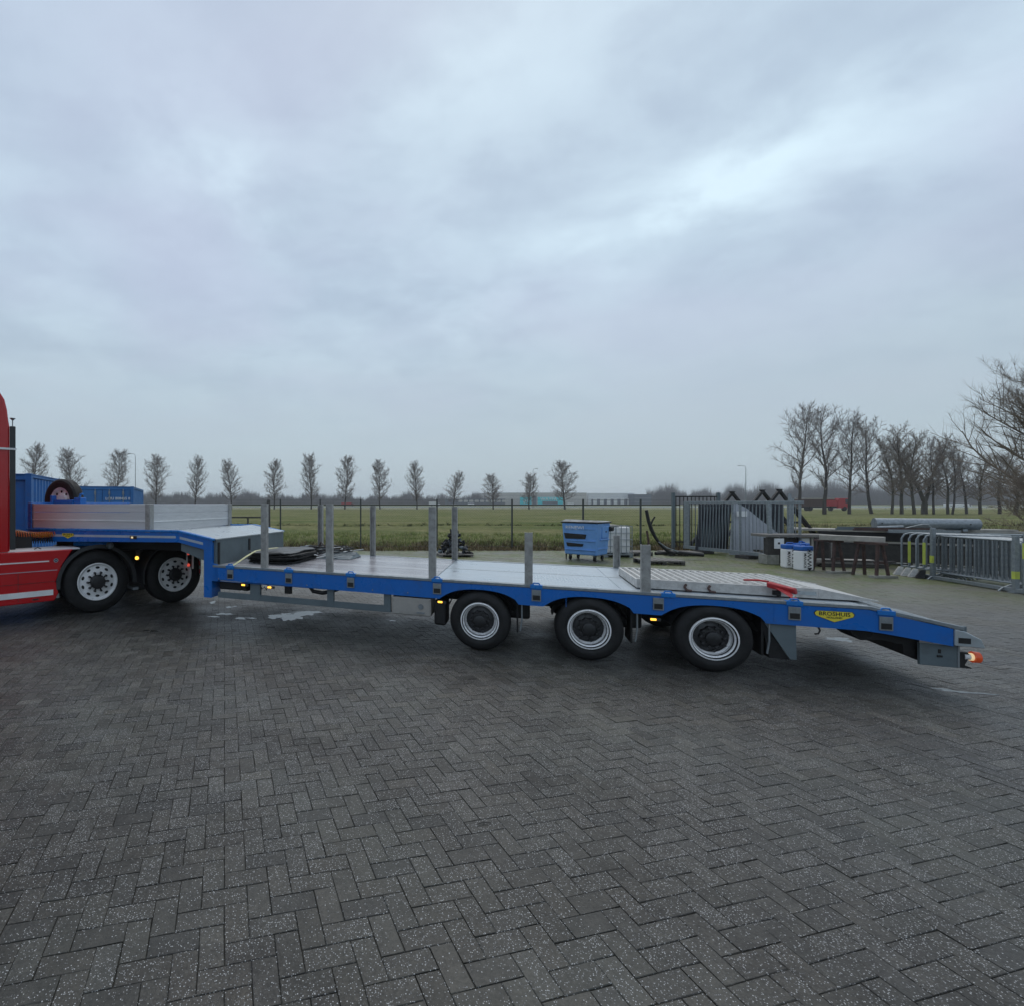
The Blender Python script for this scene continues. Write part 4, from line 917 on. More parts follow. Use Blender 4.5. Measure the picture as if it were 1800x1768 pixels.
# ------------------------------------------------------------------ wheeled waste container
bn = thing('waste_container', 'light blue wheeled waste container with a flat grey lid', 'waste bin', gp(1046, 987)+Vector((0, .62, 0)), R(41))
BW, BD = .50, .60
MB().hexa([(-BW+.07, -BD+.07, .20), (BW-.07, -BD+.07, .20), (BW-.07, BD-.07, .20), (-BW+.07, BD-.07, .20), (-BW, -BD, 1.26), (BW, -BD, 1.26), (BW, BD, 1.26), (-BW, BD, 1.26)]).build('body', 'binblue', bn, .04)
MB().box(-BW-.03, BW+.03, -BD-.03, BD+.03, 1.26, 1.30).build('rim', 'ink', bn, .012)
MB().hexa([(-BW-.02, -BD-.02, 1.302), (BW+.02, -BD-.02, 1.302), (BW+.02, BD+.02, 1.302), (-BW-.02, BD+.02, 1.302), (-BW+.10, -BD+.10, 1.36), (BW-.1, -BD+.1, 1.33), (BW-.1, BD-.1, 1.34), (-BW+.1, BD-.1, 1.38)]).build('lid', 'grey_lid', bn, .02)
def lx(z): return -BW+.07-(z-.20)/1.06*.07
for (y0, y1, z0, z1) in ((-.22, .52, .74, .92), (-.12, .46, .48, .60)):
    x = min(lx(z0), lx(z1))
    MB().hexa([(x-.02, y0+.04, z0), (x+.1, y0+.04, z0), (x+.1, y1-.04, z0-.01), (x-.02, y1-.04, z0-.01), (x-.025, y0, z1-.03), (x+.1, y0, z1-.03), (x+.1, y1, z1), (x-.025, y1, z1)]).build('slot', 'ink', bn, .01)
for (x0, x1, z0, z1) in ((-.18, .34, .78, 1.16), (-.25, .40, .70, .74), (-.40, .42, .40, .43)):
    MB().box(x0, x1, -BD-.012 if z0 > .6 else -BD+.03, -BD+.06, z0, z1).build('moulded_panel', 'binblue', bn, .012)
for z in (.36, .66, 1.06): MB().box(-BW-.012+.03*(1.2-z), -BW+.06, -BD+.1, BD-.1, z, z+.02).build('moulded_rib', 'binblue', bn, .006)
MB().lathe_y([(0, -.012), (.03, -.01), (.035, .0)], .10, .98, 12, -BD-.012).build('lock', 'ink', bn)
MB().tube([(.40, -BD+.02, 1.06), (.40, -BD-.12, 1.06)], .075, 12).build('lifting_trunnion', 'ink', bn)
MB().box(.34, .46, -BD-.06, -BD, .98, 1.14).build('trunnion_plate', 'ink', bn, .01)
mt = Matrix.Translation((lx(1.08)-.012, .16, 1.10)) @ Matrix.Rotation(R(-90), 4, 'Z') @ Matrix.Rotation(R(90), 4, 'X')
text('RENEWI', .17, 'lettering', 'white', bn, mt, .002)
for x, y in ((-.30, -.40), (.30, -.40), (-.30, .40), (.30, .40)):
    wv = MB().lathe_y([(0, -.025), (.07, -.025), (.085, -.02), (.085, .02), (.07, .025), (0, .025)], x+.02, .085, 20, y).build('castor', 'rubber', bn)
    MB().box(x-.02, x+.06, y-.035, y+.035, .15, .21).build('fork', 'galv', wv)
MB().prism([(-.43, .2), (-.36, .2), (-.38, .01), (-.41, .01)], .48, .50).build('brace', 'ink', bn)
MB().prism([(-.43, .2), (-.36, .2), (-.38, .01), (-.41, .01)], -.50, -.48).build('brace', 'ink', bn)

# ------------------------------------------------------------------ white liquid tank in a cage
ib = thing('caged_tank', 'white plastic tank in a steel cage right of the blue waste container', 'liquid tank', gp(1091, 979)+Vector((0, .5, 0)), R(-6))
MB().box(-.42, .42, -.42, .42, .14, 1.08).build('tank', 'ibc', ib, .06)
cg = []
for j in range(6):
    x = -.45+j*.18
    for y in (-.46, .46): MB().box(x-.009, x+.009, y-.009, y+.009, .12, 1.12).build('cage_bar', 'galv', ib)
    for xx in (-.46, .46): MB().box(xx-.009, xx+.009, x-.009, x+.009, .12, 1.12).build('cage_bar', 'galv', ib)
for j in range(5):
    z = .16+j*.235; MB().box(-.46, .46, -.475, -.457, z-.008, z+.008).box(-.46, .46, .457, .475, z-.008, z+.008).box(-.475, -.457, -.46, .46, z-.008, z+.008).box(.457, .475, -.46, .46, z-.008, z+.008).build('cage_hoop', 'galv', ib)
MB().box(-.48, .48, -.48, .48, .08, .12).box(-.48, -.36, -.48, .48, 0, .08).box(-.06, .06, -.48, .48, 0, .08).box(.36, .48, -.48, .48, 0, .08).build('pallet', 'galv', ib)
MB().tube([(-.05, 0, 1.07), (-.05, 0, 1.13)], .1, 14).build('filler_cap', 'ibc', ib)
MB().box(-.40, .06, -.40, .4, 1.09, 1.14).build('top_board', 'palewood', ib)

# ------------------------------------------------------------------ pallets and a black bent pipe frame
def pallet(loc_, rz, label, m='oldwood'):
    t = thing('pallet', label, 'pallet', loc_, rz)
    for j in range(6): MB().box(-.6+j*.205, -.6+j*.205+.165, -.4, .4, .118, .14).build('top_board', m, t)
    for y in (-.35, 0, .35): MB().box(-.6, .6, y-.05, y+.05, .096, .1175).build('stringer', m, t)
    for x in (-.53, 0, .53):
        for y in (-.35, 0, .35): MB().box(x-.06, x+.06, y-.05, y+.05, .0, .0955).build('block', 'darkwood', t)
    return t
pallet(gp(1168, 992)+Vector((0, .3, 0)), R(-8), 'grey pallet under the leaning black pipes, nearest the trailer')
pallet(gp(1122, 977)+Vector((0, .5, 0)), R(3), 'weathered pallet between the white tank and the black pipes')
pallet(gp(1215, 978)+Vector((0, .6, 0)), R(-3), 'weathered pallet at the left foot of the leaning gate')
bp = thing('bent_pipe', 'rusty black pipe rising bent and forked above the pallets', 'pipe', gp(1175, 985)+Vector((0, .35, .14)), 0)
def pp(px, py, y=15.3): b = bp.location; v = at(px, y, HC-(py-CY)*y/F); return v-b
YB = bp.location.y
MB().tube([pp(x, y, YB) for x, y in ((1136, 896), (1140, 915), (1145, 930), (1152, 944), (1164, 960), (1174, 968), (1186, 972))], [.05, .055, .06, .05, .045, .05, .05], 8).build('main_pipe', 'black', bp)
MB().tube([pp(x, y, YB) for x, y in ((1143, 925), (1147, 914), (1151, 908))], .03, 6).build('branch_pipe', 'black', bp)
MB().tube([pp(x, y, YB-.1) for x, y in ((1158, 952), (1172, 962), (1192, 969))], .02, 6).build('bright_edge', 'galv', bp)
MB().tube([pp(x, y, YB+.05) for x, y in ((1152, 972), (1190, 970), (1228, 974), (1236, 975))], .06, 8).build('lying_pipe', 'black', bp)
MB().tube([pp(x, y, YB+.05) for x, y in ((1137, 932), (1140, 950), (1138, 968))], .035, 6).build('stub_pipe', 'rust', bp)
lt = bp

# ------------------------------------------------------------------ leaning gate panels
A0 = Vector((13.75, 20.3, 0)); A1 = Vector((14.5, 15.9, 0)); gd = (A1-A0); gl = gd.length
gg = thing('sliding_gate', 'galvanised bar gate section standing on its bottom beam at the yard corner', 'gate', A0, math.atan2(gd.y, gd.x))
MB().box(0, gl, -.04, .04, 1.90, 1.99).build('top_beam', 'galv', gg, .005)
MB().box(0, gl, -.05, .05, .12, .24).build('bottom_beam', 'galv', gg, .005)
for x in (.0, 2.05, 2.35, gl-.12): MB().box(x, x+(.26 if x == 0 else .05), -.03, .03, .245, 1.895).build('upright', 'galv', gg, .004)
for j in range(32):
    x = .40+j*.128
    if x < gl-.15 and abs(x-2.08) > .07 and abs(x-2.38) > .07: MB().box(x-.007, x+.007, -.007, .007, .245, 1.895).build('bar', 'galv', gg)
for x in (.6, 2.4, 3.9): MB().box(x, x+.5, -.25, .25, .0, .11).build('foot', 'darkwood', gg)
# far gate segment, behind the first
gh = thing('fence_panel', 'dark spear-topped fence panel behind the left end of the bar gate', 'fence panel', A0+Vector((.05, .7, 0)), R(-6))
MB().box(0, 1.65, -.02, .02, 2.15, 2.20).box(0, 1.65, -.02, .02, .3, .35).build('rail', 'black', gh)
for j in range(11): MB().box(.06+j*.15, .085+j*.15, -.012, .012, .0, 2.15).build('bar', 'black', gh)
for x in (-.08, 1.66): MB().box(x, x+.10, -.05, .05, 0, 2.34).build('post', 'gsteel', gh)
# sheets leaning behind the gate
def sheet(name, label, pts, y_, m, cat, thick=.03, lean=.35, sub=None):
    # pts as photo pixels on a plane at depth y_, leaning back with height
    base = at(pts[0][0], y_, 0); t = thing(name, label, cat, (base.x, y_, 0), 0)
    fr = []; bk = []
    for px, py in pts:
        h = HC-(py-CY)*y_/F; yy = y_
        v = at(px, yy, h)-Vector((base.x, y_, 0)); fr.append(v)
    f2 = [(q.x, q.z*lean*.25, q.z) for q in fr]; n = len(f2)
    o = MB().add(f2+[(a, b+thick, c) for a, b, c in f2], [tuple(range(n)), tuple(range(2*n-1, n-1, -1))]+[(i, i+n, (i+1) % n+n, (i+1) % n) for i in range(n)]).build('panel', m, t)
    if sub: sub(t, f2)
    return t
def ribs(t, f2):
    x0, x1 = min(p[0] for p in f2), max(p[0] for p in f2); z1 = max(p[2] for p in f2)
    for j in range(9):
        x = x0+.2+(x1-x0-.5)*j/9; MB().hexa([(x, -.03, .15), (x+.03, -.03, .15), (x+.03, -.002, .15), (x, -.002, .15), (x+.22, z1*.07-.03, z1-.1), (x+.25, z1*.07-.03, z1-.1), (x+.25, z1*.07, z1-.1), (x+.22, z1*.07, z1-.1)]).build('rib', 'gsteel', t)
sheet('ribbed_metal_sheet', 'dark ribbed panel leaning behind the gate, left of the light grey sheet', [(1223, 966), (1278, 970), (1292, 886), (1236, 886)], 19.6, 'darksheet', 'panel', sub=ribs)
def sign(t, f2): MB().box(.28, .66, .02, .04, 1.42, 1.62).build('white_sign', 'white', t)
sheet('leaning_sheet', 'light grey tapering steel sheet with a white sign leaning behind the gate', [(1283, 974), (1336, 978), (1376, 941), (1340, 912), (1318, 893), (1300, 884), (1294, 886)], 18.9, 'steelsheet', 'metal sheet', sub=sign)
sheet('perforated_metal_sheet', 'black perforated panel leaning behind the right part of the gate', [(1300, 960), (1380, 962), (1384, 886), (1304, 885)], 19.3, 'darksheet', 'panel', sub=ribs)
# timber A-frames: black triangles showing above the gate
for k, (px, py, y_) in enumerate(((1287, 864, 21.3), (1340, 861, 21.0), (1370, 860, 20.7))):
    b = at(px, y_, 0); t = thing('triangular_trestle', ['black triangular trestle peeking over the gate beside the dark panel', 'middle black triangular trestle peeking over the gate', 'black triangular trestle peeking over the right end of the gate'][k], 'trestle', b, 0, 'black triangular trestles')
    hz_ = HC+(CY-py)*y_/F; hw2 = .95
    for sg in (-1, 1):
        ang_ = math.atan2(hz_, hw2*sg*1.35)
        x1 = sg*1.9; m = MB().hexa([(x1-.06, -.05, 0), (x1+.06, -.05, 0), (x1+.06, .05, 0), (x1-.06, .05, 0), (-.05*sg-.06, -.05 if sg > 0 else -.048, hz_), (.06-.05*sg, -.05 if sg > 0 else -.048, hz_), (.06-.05*sg, .05, hz_), (-.05*sg-.06, .05, hz_)])
        m.build('leg', 'black', t)
    MB().box(-.95, .95, -.04, .04, 1.1, 1.18).build('cross_bar', 'black', t)
# leaning galvanised profiles at the right end of the gate
for k, (px0, px1, top, y_) in enumerate(((1386, 1392, 868, 16.6), (1393, 1397, 876, 16.9), (1357, 1354, 884, 16.4))):
    b = at(px0, y_, 0); t = thing('steel_profile', ['tall galvanised channel leaning at the right end of the gate', 'thin galvanised channel leaning beside the taller one', 'wide galvanised channel standing left of the white notice'][k], 'steel profile', b, 0, 'steel profiles leaning by the gate')
    h = HC+(CY-top)*y_/F; dx = (px1-px0)/F*y_; w_ = (.07, .05, .12)[k]
    MB().hexa([(-w_/2, -.03, 0), (w_/2, -.03, 0), (w_/2, .03, 0), (-w_/2, .03, 0), (dx-w_/2, .05, h), (dx+w_/2, .05, h), (dx+w_/2, .11, h), (dx-w_/2, .11, h)]).build('channel', 'galv', t)
bb = thing('leaning_bar', 'long black bar sloping down to the right from the trestles', 'bar', at(1392, 17.4, 0), 0)
MB().tube([Vector(at(1395, 17.4, HC-(890-CY)*17.4/F))-bb.location, Vector(at(1428, 17.4, HC-(932-CY)*17.4/F))-bb.location, (1.75, 0, 0)], .05, 6).build('bar', 'black', bb)

# ------------------------------------------------------------------ work bench, trestles, stacked steel
wb = thing('work_bench', 'grey timber work bench with a white notice on its left post', 'bench', at(1337, 16.2, 0), R(-5))
MB().box(0, 2.0, -.3, .45, .86, .94).build('top', 'oldwood', wb, .008)
MB().box(.02, .36, -.26, -.18, .30, .855).build('front_board', 'darkwood', wb)
MB().box(.0, .36, -.28, .10, .0, .30).build('concrete_block', 'concrete', wb, .01)
MB().box(.37, 1.95, -.05, .40, .05, .80).build('under_crate', 'darkwood', wb)
MB().box(.20, .48, -.30, -.28, .50, .82).build('notice', 'white', wb); MB().box(.30, .36, -.306, -.3005, .64, .70).build('notice_print', 'ink', wb)
MB().box(1.15, 1.38, -.1, -.06, .62, .82).build('notice', 'white', wb)
MB().box(1.42, 1.48, -.12, -.06, .1, .86).build('leg', 'palewood', wb)
MB().box(1.88, 1.96, -.25, -.17, 0, .86).build('leg', 'oldwood', wb)
# more timber and scrap round the bench and the stack
def plank_pile(base, rz, n, label, L0=2.2, mats=('oldwood', 'palewood', 'darkwood')):
    t = thing('plank_pile', label, 'timber pile', base, rz); g = random.Random(n)
    for k in range(n):
        r_, c_ = divmod(k, 3); x0 = g.uniform(-.15, .15); ln = L0*g.uniform(.8, 1.05)
        MB().box(x0, x0+ln, c_*.19, c_*.19+.17, r_*.055, r_*.055+.048).build('plank', g.choice(mats), t, .003)
    return t
plank_pile(at(1444, 15.3, 0), R(-14), 12, 'pile of grey planks on the ground between the rusty trestles', 1.7)
plank_pile(at(1640, 15.6, 1.035), R(-22), 6, 'few pale boards on top of the dark steel stack right of the pipe', 1.9)
plank_pile(at(1352, 17.6, 0), R(4), 15, 'high pile of old boards behind the work bench', 1.5)
for k, (px, y_, ln, a_, m_) in enumerate(((1560, 15.2, 1.6, -20, 'galv'), (1470, 16.0, 1.5, -12, 'gsteel'), (1500, 15.5, 1.9, -16, 'rust'))):
    t = thing('steel_bar', ['galvanised bar lying in front of the wide pipe', 'grey flat bar on the left part of the steel stack', 'rusty bar lying across the steel stack behind the pale beam'][k], 'bar', at(px, y_, 1.09 if k else 1.04), R(a_))
    MB().box(0, ln, -.04, .04, 0, .05).box(0, ln, -.04, -.03, .051, .10).build('bar', m_, t)
# canisters
def canister(loc_, rz, label):
    t = thing('canister', label, 'canister', loc_, rz, 'white canisters by the work bench')
    MB().box(-.19, .19, -.14, .14, 0, .56).build('body', 'ibc', t, .035)
    MB().box(-.188, .188, -.138, .138, .562, .70).build('shoulder', 'capblue', t, .03)
    MB().tube([(-.1, 0, .70), (-.08, 0, .745), (.06, 0, .745), (.08, 0, .70)], .02, 8).build('handle', 'capblue', t)
    MB().tube([(.13, 0, .70), (.13, 0, .735)], .03, 10).build('cap', 'capblue', t)
    mt = Matrix.Translation((.05, -.1425, .29)) @ Matrix.Rotation(R(90), 4, 'X') @ Matrix.Rotation(R(90), 4, 'Z')
    text('MWWK', .20, 'lettering', 'ink', t, mt, .001)
    mt = Matrix.Translation((-.10, -.1425, .29)) @ Matrix.Rotation(R(90), 4, 'X') @ Matrix.Rotation(R(90), 4, 'Z')
    text('KWWM', .12, 'lettering', 'ink', t, mt, .001)
    return t
canister(gp(1389, 997), R(-12), 'white canister with blue top, left one in front of the bench')
canister(gp(1412, 1001), R(8), 'white canister with blue top, the front one of the three')
canister(gp(1420, 996)+Vector((.12, .35, 0)), R(20), 'white canister with blue top, half hidden behind the other two')
# steel trestles carrying a pale beam
def trestle(px, py, label, rz=0):
    t = thing('steel_trestle', label, 'trestle', gp(px, py), rz, 'rusty steel trestles')
    for y in (-.30, .30):
        for sg in (-1, 1): MB().hexa([(sg*.16-.025, y-.025, 0), (sg*.16+.025, y-.025, 0), (sg*.16+.025, y+.025, 0), (sg*.16-.025, y+.025, 0), (sg*.06-.025, y*.8-.03, .84), (sg*.06+.025, y*.8-.03, .84), (sg*.06+.025, y*.8+.03, .84), (sg*.06-.025, y*.8+.03, .84)]).build('leg', 'rust', t)
    MB().box(-.12, .12, -.32, .32, .84, .90).build('top_bar', 'rust', t); MB().box(-.15, .15, -.25, -.22, .35, .42).build('cross_bar', 'rust', t)
    MB().box(-.30, .30, -.40, -.24, -.0, .06).build('foot', 'concrete', t)
    return t
trestle(1456, 1004, 'rusty trestle under the left end of the pale beam'); trestle(1530, 1012, 'rusty trestle under the right end of the pale beam')
t1, t2 = gp(1442, 1004), gp(1550, 1013)
be_ = thing('pale_beam', 'weathered pale timber beam lying across the two rusty trestles', 'beam', (t1.x, t1.y, .902), math.atan2(t2.y-t1.y, t2.x-t1.x))
MB().box(0, (t2-t1).length+.05, -.12, .12, 0, .14).build('beam', 'palewood', be_, .01)
# long stack of dark steel boxes
k0 = at(1432, 17.0, 0); k1 = at(1800, 14.2, 0); kd = k1-k0; kl = kd.length+1.5
sk_ = thing('steel_stack', 'long low stack of dark steel troughs on timber bearers behind the trestles', 'steel stack', k0, math.atan2(kd.y, kd.x))
MB().box(0, kl, 0, .9, .08, .62).build('lower_trough', 'darkwood', sk_, .01)
MB().box(.1, kl, .0, .85, .72, .98).build('upper_trough', 'black', sk_, .01)
MB().box(0, kl, -.04, .04, .66, .715).build('bearer', 'palewood', sk_)
MB().box(-.6, 2.9, .0, .9, 1.0, 1.07).build('top_board', 'palewood', sk_, .005)
MB().box(2.9, kl, .0, .9, 1.0, 1.03).build('top_sheet', 'gsteel', sk_, .005)
for x in (.1, 2.2, 4.3): MB().box(x, x+.15, -.05, .9, 0, .075).build('foot', 'palewood', sk_)
# galvanised pipe on top
gz = at(1548, 15.7, 1.08); tb = thing('galvanised_pipe', 'wide galvanised pipe lying on top of the dark steel stack', 'pipe', gz, math.atan2(kd.y, kd.x)*.55)
MB().tube([(0, .35, .21), (2.35, .35, .21)], .165, 28).build('tube', 'galv', tb)
MB().box(1.95, 2.05, .2, .5, .0, .07).box(.2, .3, .2, .5, .0, .07).build('support', 'galv', tb)
for x in (.12, 2.1): MB().lathe_y([(0, -.005), (.018, -.004), (.02, .003)], x, .21, 10, .183).build('bolt_hole', 'ink', tb)
br = thing('bracket_frame', 'small galvanised bracket frame in front of the wide pipe', 'bracket', gz+Vector((-.3, -.05, 0)), math.atan2(kd.y, kd.x)*.55)
MB().box(0, 1.6, -.06, .06, .0, .06).build('base_rail', 'galv', br)
MB().tube([(.1, 0, .08), (.7, 0, .13)], [.06, .04], 10).build('short_pipe', 'galv', br)
MB().tube([(.65, -.02, .06), (1.1, -.02, .20), (1.25, -.02, .20), (1.35, -.02, .06)], .018, 6).build('bent_rod', 'galv', br)
MB().box(-.1, .05, -.07, .07, .0, .09).box(.75, .9, -.08, .08, .0, .09).build('clamp', 'ink', br)

# ------------------------------------------------------------------ crowd barriers
def make_barrier(label, bars=True):
    t = thing('crowd_barrier', label, 'barrier', (0, 0, 0), 0, 'galvanised crowd barriers stacked upright')
    Lb, zb, zt = 2.1, .20, 1.10; r_ = .021; q = .12
    MB().tube([(0, 0, zb), (0, 0, zt-q), (.035, 0, zt-.035), (q, 0, zt), (Lb-q, 0, zt), (Lb-.035, 0, zt-.035), (Lb, 0, zt-q), (Lb, 0, zb), (Lb, 0, zb-.02), (0, 0, zb-.02), (0, 0, zb)], r_, 8).build('frame', 'galv', t)
    if bars:
        for j in range(9):
            x = .22+j*(Lb-.44)/8; MB().box(x-.014, x+.014, -.010, .010, zb, zt-.01).build('bar', 'galv', t)
    for x in (.18, Lb-.18):
        MB().tube([(x, -.27, .0), (x, -.20, .07), (x, 0, .17), (x, .20, .07), (x, .27, .0)], .018, 8).build('foot', 'galv', t)
    return t
bA, bB = at(1643, 12.9, 0), at(1790, 10.95, 0); bd_ = (bB-bA); ba = math.atan2(bd_.y, bd_.x); bn_ = Vector((-math.sin(ba), math.cos(ba), 0))
b0 = make_barrier('front galvanised crowd barrier of the row, facing the trailer'); b0.location = bA; b0.rotation_euler = (0, 0, ba)
names = ['second', 'third', 'fourth', 'fifth', 'sixth', 'seventh', 'rearmost']
for k in range(7):
    off = .11*(k+1)
    dup(b0, bA+bn_*off+bd_.normalized()*(-.045*(k+1)+.02*(k % 2)), ba, f'{names[k]} galvanised crowd barrier behind the front one in the row')
# heavy front rack that holds the barriers
rk = thing('barrier_rack', 'galvanised storage rack with yellow tape holding the crowd barriers', 'rack', bA-bn_*.16+bd_.normalized()*-.15, ba)
RLn = bd_.length+.35
MB().box(0, RLn+1.2, -.03, .05, .02, .10).build('base_beam', 'galv', rk, .005)
MB().box(-.05, .05, -.03, 1.0, .02, .09).build('cross_beam', 'galv', rk, .005)
for x, h0 in ((.28, .10), (RLn-.10, -.0)):
    MB().box(x, x+.075, -.035, .04, .10, 1.30 if x < 1 else 1.22).build('post', 'galv', rk, .004)
MB().box(RLn+.12, RLn+.18, -.035, .04, .10, 1.28).build('post', 'galv', rk, .004)
MB().box(RLn-.102, RLn-.023, -.037, .042, .30, .46).box(RLn+.118, RLn+.182, -.037, .042, .75, 1.08).box(.278, .357, -.037, .0, .42, .60).build('yellow_tape', 'hiviz', rk)
MB().box(RLn-.13, RLn+.0, -.08, .08, -.0, .02).box(.2, .42, -.08, .08, 0, .02).build('foot_plate', 'galv', rk)
# separate barriers fanned at the left end, with yellow tape on their posts and rubber feet
for k in range(4):
    p = at(1585+k*13, 13.6-k*.22, 0); t = thing('crowd_barrier', ['leftmost barrier of the fanned group, its bent top towards the trestles', 'second barrier from the left in the fanned group, with a yellow strip', 'third barrier from the left in the fanned group', 'fourth barrier from the left in the fanned group, with a yellow strip'][k], 'barrier', p, R(-38-k*2), 'galvanised crowd barriers fanned at the left')
    Lb, zb, zt = 1.5, .24, 1.13
    MB().tube([(0, 0, zb), (0, 0, zt-.14), (.05, 0, zt-.04), (.14, 0, zt), (Lb, 0, zt), (Lb, 0, zb), (0, 0, zb)], .021, 8).build('frame', 'galv', t)
    for j in range(9): MB().box(.14+j*.15, .16+j*.15, -.008, .008, zb, zt-.01).build('bar', 'galv', t)
    if k in (1, 3): MB().box(-.026, .026, -.03, -.022, .36, .92).build('yellow_strip', 'hiviz', t)
    MB().hexa([(-.16, -.09, 0), (.02, -.09, 0), (.02, .09, 0), (-.16, .09, 0), (-.06, -.05, .22), (.03, -.05, .22), (.03, .05, .22), (-.06, .05, .22)]).build('foot', ['alu2', 'alu2', 'alu2', 'rubber'][k], t, .01)
    MB().tube([(0, 0, .1), (0, 0, .26)], .015, 6).tube([(Lb, 0, .0), (Lb, 0, .26)], .015, 6).build('peg', 'galv', t)

# ------------------------------------------------------------------ trees
def grow_tree(seed, H, r0, clear, spread, nprim, updir, nsec, ntw, twr, fork=0, trunkfrac=.85, jit=.12, droop=0.0, oval=True, maxl=None):
    """returns (trunk segments, crown segments): arrays of (p0, p1, r0, r1)"""
    g = random.Random(seed); tr_, cr = [], []
    def path(p, d, Ls, r, n, up, out, rend=.35, jt=jit):
        pts = [p]; q = p.copy(); dd = d.normalized(); rs = [r]
        for i in range(n):
            dd = (dd+Vector((g.gauss(0, jt), g.gauss(0, jt), g.gauss(0, jt)+up))).normalized(); q = q+dd*Ls/n; pts.append(q.copy()); rs.append(r*(1-(1-rend)*(i+1)/n))
        for i in range(n): out.append((pts[i], pts[i+1], rs[i], rs[i+1]))
        return pts, rs
    stems = [(Vector((0, 0, 0)), Vector((g.gauss(0, .03), g.gauss(0, .03), 1)), H*trunkfrac, r0)]
    if fork:
        pts, rs = path(Vector((0, 0, 0)), Vector((0, 0, 1)), H*fork, r0*1.25, 3, 0, tr_, .9, .03)
        stems = [(pts[-1], Vector((-.42, g.gauss(0, .1), 1)), H*.75, r0*.85), (pts[-1], Vector((.42, g.gauss(0, .1), 1)), H*.75, r0*.85)]
    for (p, d, Ls, r) in stems:
        pts, rs = path(p, d, Ls, r, 14, .03, tr_, .12, .045)
        for i in range(nprim):
            u = clear+(1-clear)*((i+g.random())/nprim)**.9; j = min(13, int(u*14)); fr = u*14-j; b = pts[j].lerp(pts[j+1], fr)
            rb = rs[j]*.5
            a = i*2.4+g.uniform(-.5, .5); uu = (u-clear)/(1-clear)
            sl = spread*H*((.62+1.1*uu-1.35*uu*uu) if oval else (1.0-.55*uu))*g.uniform(.75, 1.15)
            sl = max(sl, .08*H)
            tilt = updir+(.75 if oval else .9)*uu
            pr, rp_ = path(b, Vector((math.cos(a), math.sin(a), tilt)), sl, rb, 6, .07-droop, cr, .2)
            for s_ in range(nsec):
                u2 = .08+.92*(s_+g.random())/nsec; j2 = min(5, int(u2*6)); b2 = pr[j2].lerp(pr[j2+1], u2*6-j2)
                base_d = (pr[j2+1]-pr[j2]).normalized(); pd = Vector((g.gauss(0, 1), g.gauss(0, 1), g.gauss(0, .8)+.5)).normalized()
                l2 = sl*.42*(1.1-u2*.5)*g.uniform(.6, 1.2)
                sp_, rs2 = path(b2, base_d*.75+pd*.75, l2, max(twr*1.6, rp_[j2]*.45), 3, .05-droop, cr, .4)
                for t_ in range(ntw):
                    j3 = g.randrange(3); b3 = sp_[j3].lerp(sp_[j3+1], g.random()); pd = Vector((g.gauss(0, 1), g.gauss(0, 1), g.gauss(0, .8)+.4)).normalized()
                    l3 = l2*.5*g.uniform(.5, 1.2); d3 = ((sp_[j3+1]-sp_[j3]).normalized()*.8+pd*.7).normalized()
                    m_ = b3+d3*l3*.5; d4 = (d3+Vector((g.gauss(0, .2), g.gauss(0, .2), g.gauss(0, .2)+.1-droop))).normalized()
                    cr.append((b3, m_, twr, twr*.8)); cr.append((m_, m_+d4*l3*.5, twr*.8, twr*.4))
    return tr_, cr
def seg_mesh(name, segs, m, parent, n=3):
    p0 = np.array([s[0][:] for s in segs]); p1 = np.array([s[1][:] for s in segs]); r0 = np.array([s[2] for s in segs]); r1 = np.array([s[3] for s in segs])
    d = p1-p0; d /= np.linalg.norm(d, axis=1)[:, None]+1e-9
    up = np.where(np.abs(d[:, 2:3]) < .9, np.array([[0, 0, 1.]]), np.array([[1., 0, 0]])); x = np.cross(up, d); x /= np.linalg.norm(x, axis=1)[:, None]; y = np.cross(d, x)
    V_ = np.zeros((len(segs), 2*n, 3))
    for j in range(n):
        a = 2*math.pi*j/n; o_ = x*math.cos(a)+y*math.sin(a); V_[:, j] = p0+o_*r0[:, None]; V_[:, n+j] = p1+o_*r1[:, None]
    f_ = np.array([(j, (j+1) % n, n+(j+1) % n, n+j) for j in range(n)]); Fq = (f_[None]+(np.arange(len(segs))*2*n)[:, None, None]).reshape(-1, 4)
    return npmesh(name, V_.reshape(-1, 3), Fq, m, parent, smooth=True)
def tree_proto(name, label, group, segs, mats, cat='tree'):
    t = thing(name, label, cat, (0, 0, 0), 0, group)
    seg_mesh('trunk', segs[0], mats[0], t, 7); seg_mesh('crown', segs[1], mats[1], t, 3)
    return t
ORD = ['leftmost', 'second from the left', 'third from the left', 'fourth from the left', 'fifth from the left', 'sixth from the left', 'seventh from the left', 'eighth from the left', 'eighth from the right', 'sixth from the right', 'sixth from the right', 'fifth from the right', 'fourth from the right', 'third from the right', 'second from the right', 'rightmost']
rowt = [(62, 770, 60), (135, 778, 62), (201, 780, 60), (275, 789, 56), (343, 795, 46), (407, 798, 48), (482, 800, 48), (547, 787, 54), (606, 792, 50), (668, 799, 46), (733, 803, 44), (796, 822, 40), (867, 827, 46), (930, 826, 46), (993, 803, 60)]
ordw = ['leftmost', 'second from the left', 'third from the left', 'fourth from the left', 'fifth from the left', 'sixth from the left', 'seventh from the left', 'middle', 'seventh from the right', 'sixth from the right', 'fifth from the right', 'fourth from the right', 'third from the right', 'second from the right', 'rightmost']
RY = 140.0
pr_ = [tree_proto('roadside_tree', 'x', 'bare trees in the row along the far road', grow_tree(100+q, 15.5, .21, .17, .30, 48, .45, 13, 12, .0115), ('bark', 'twig')) for q in range(6)]
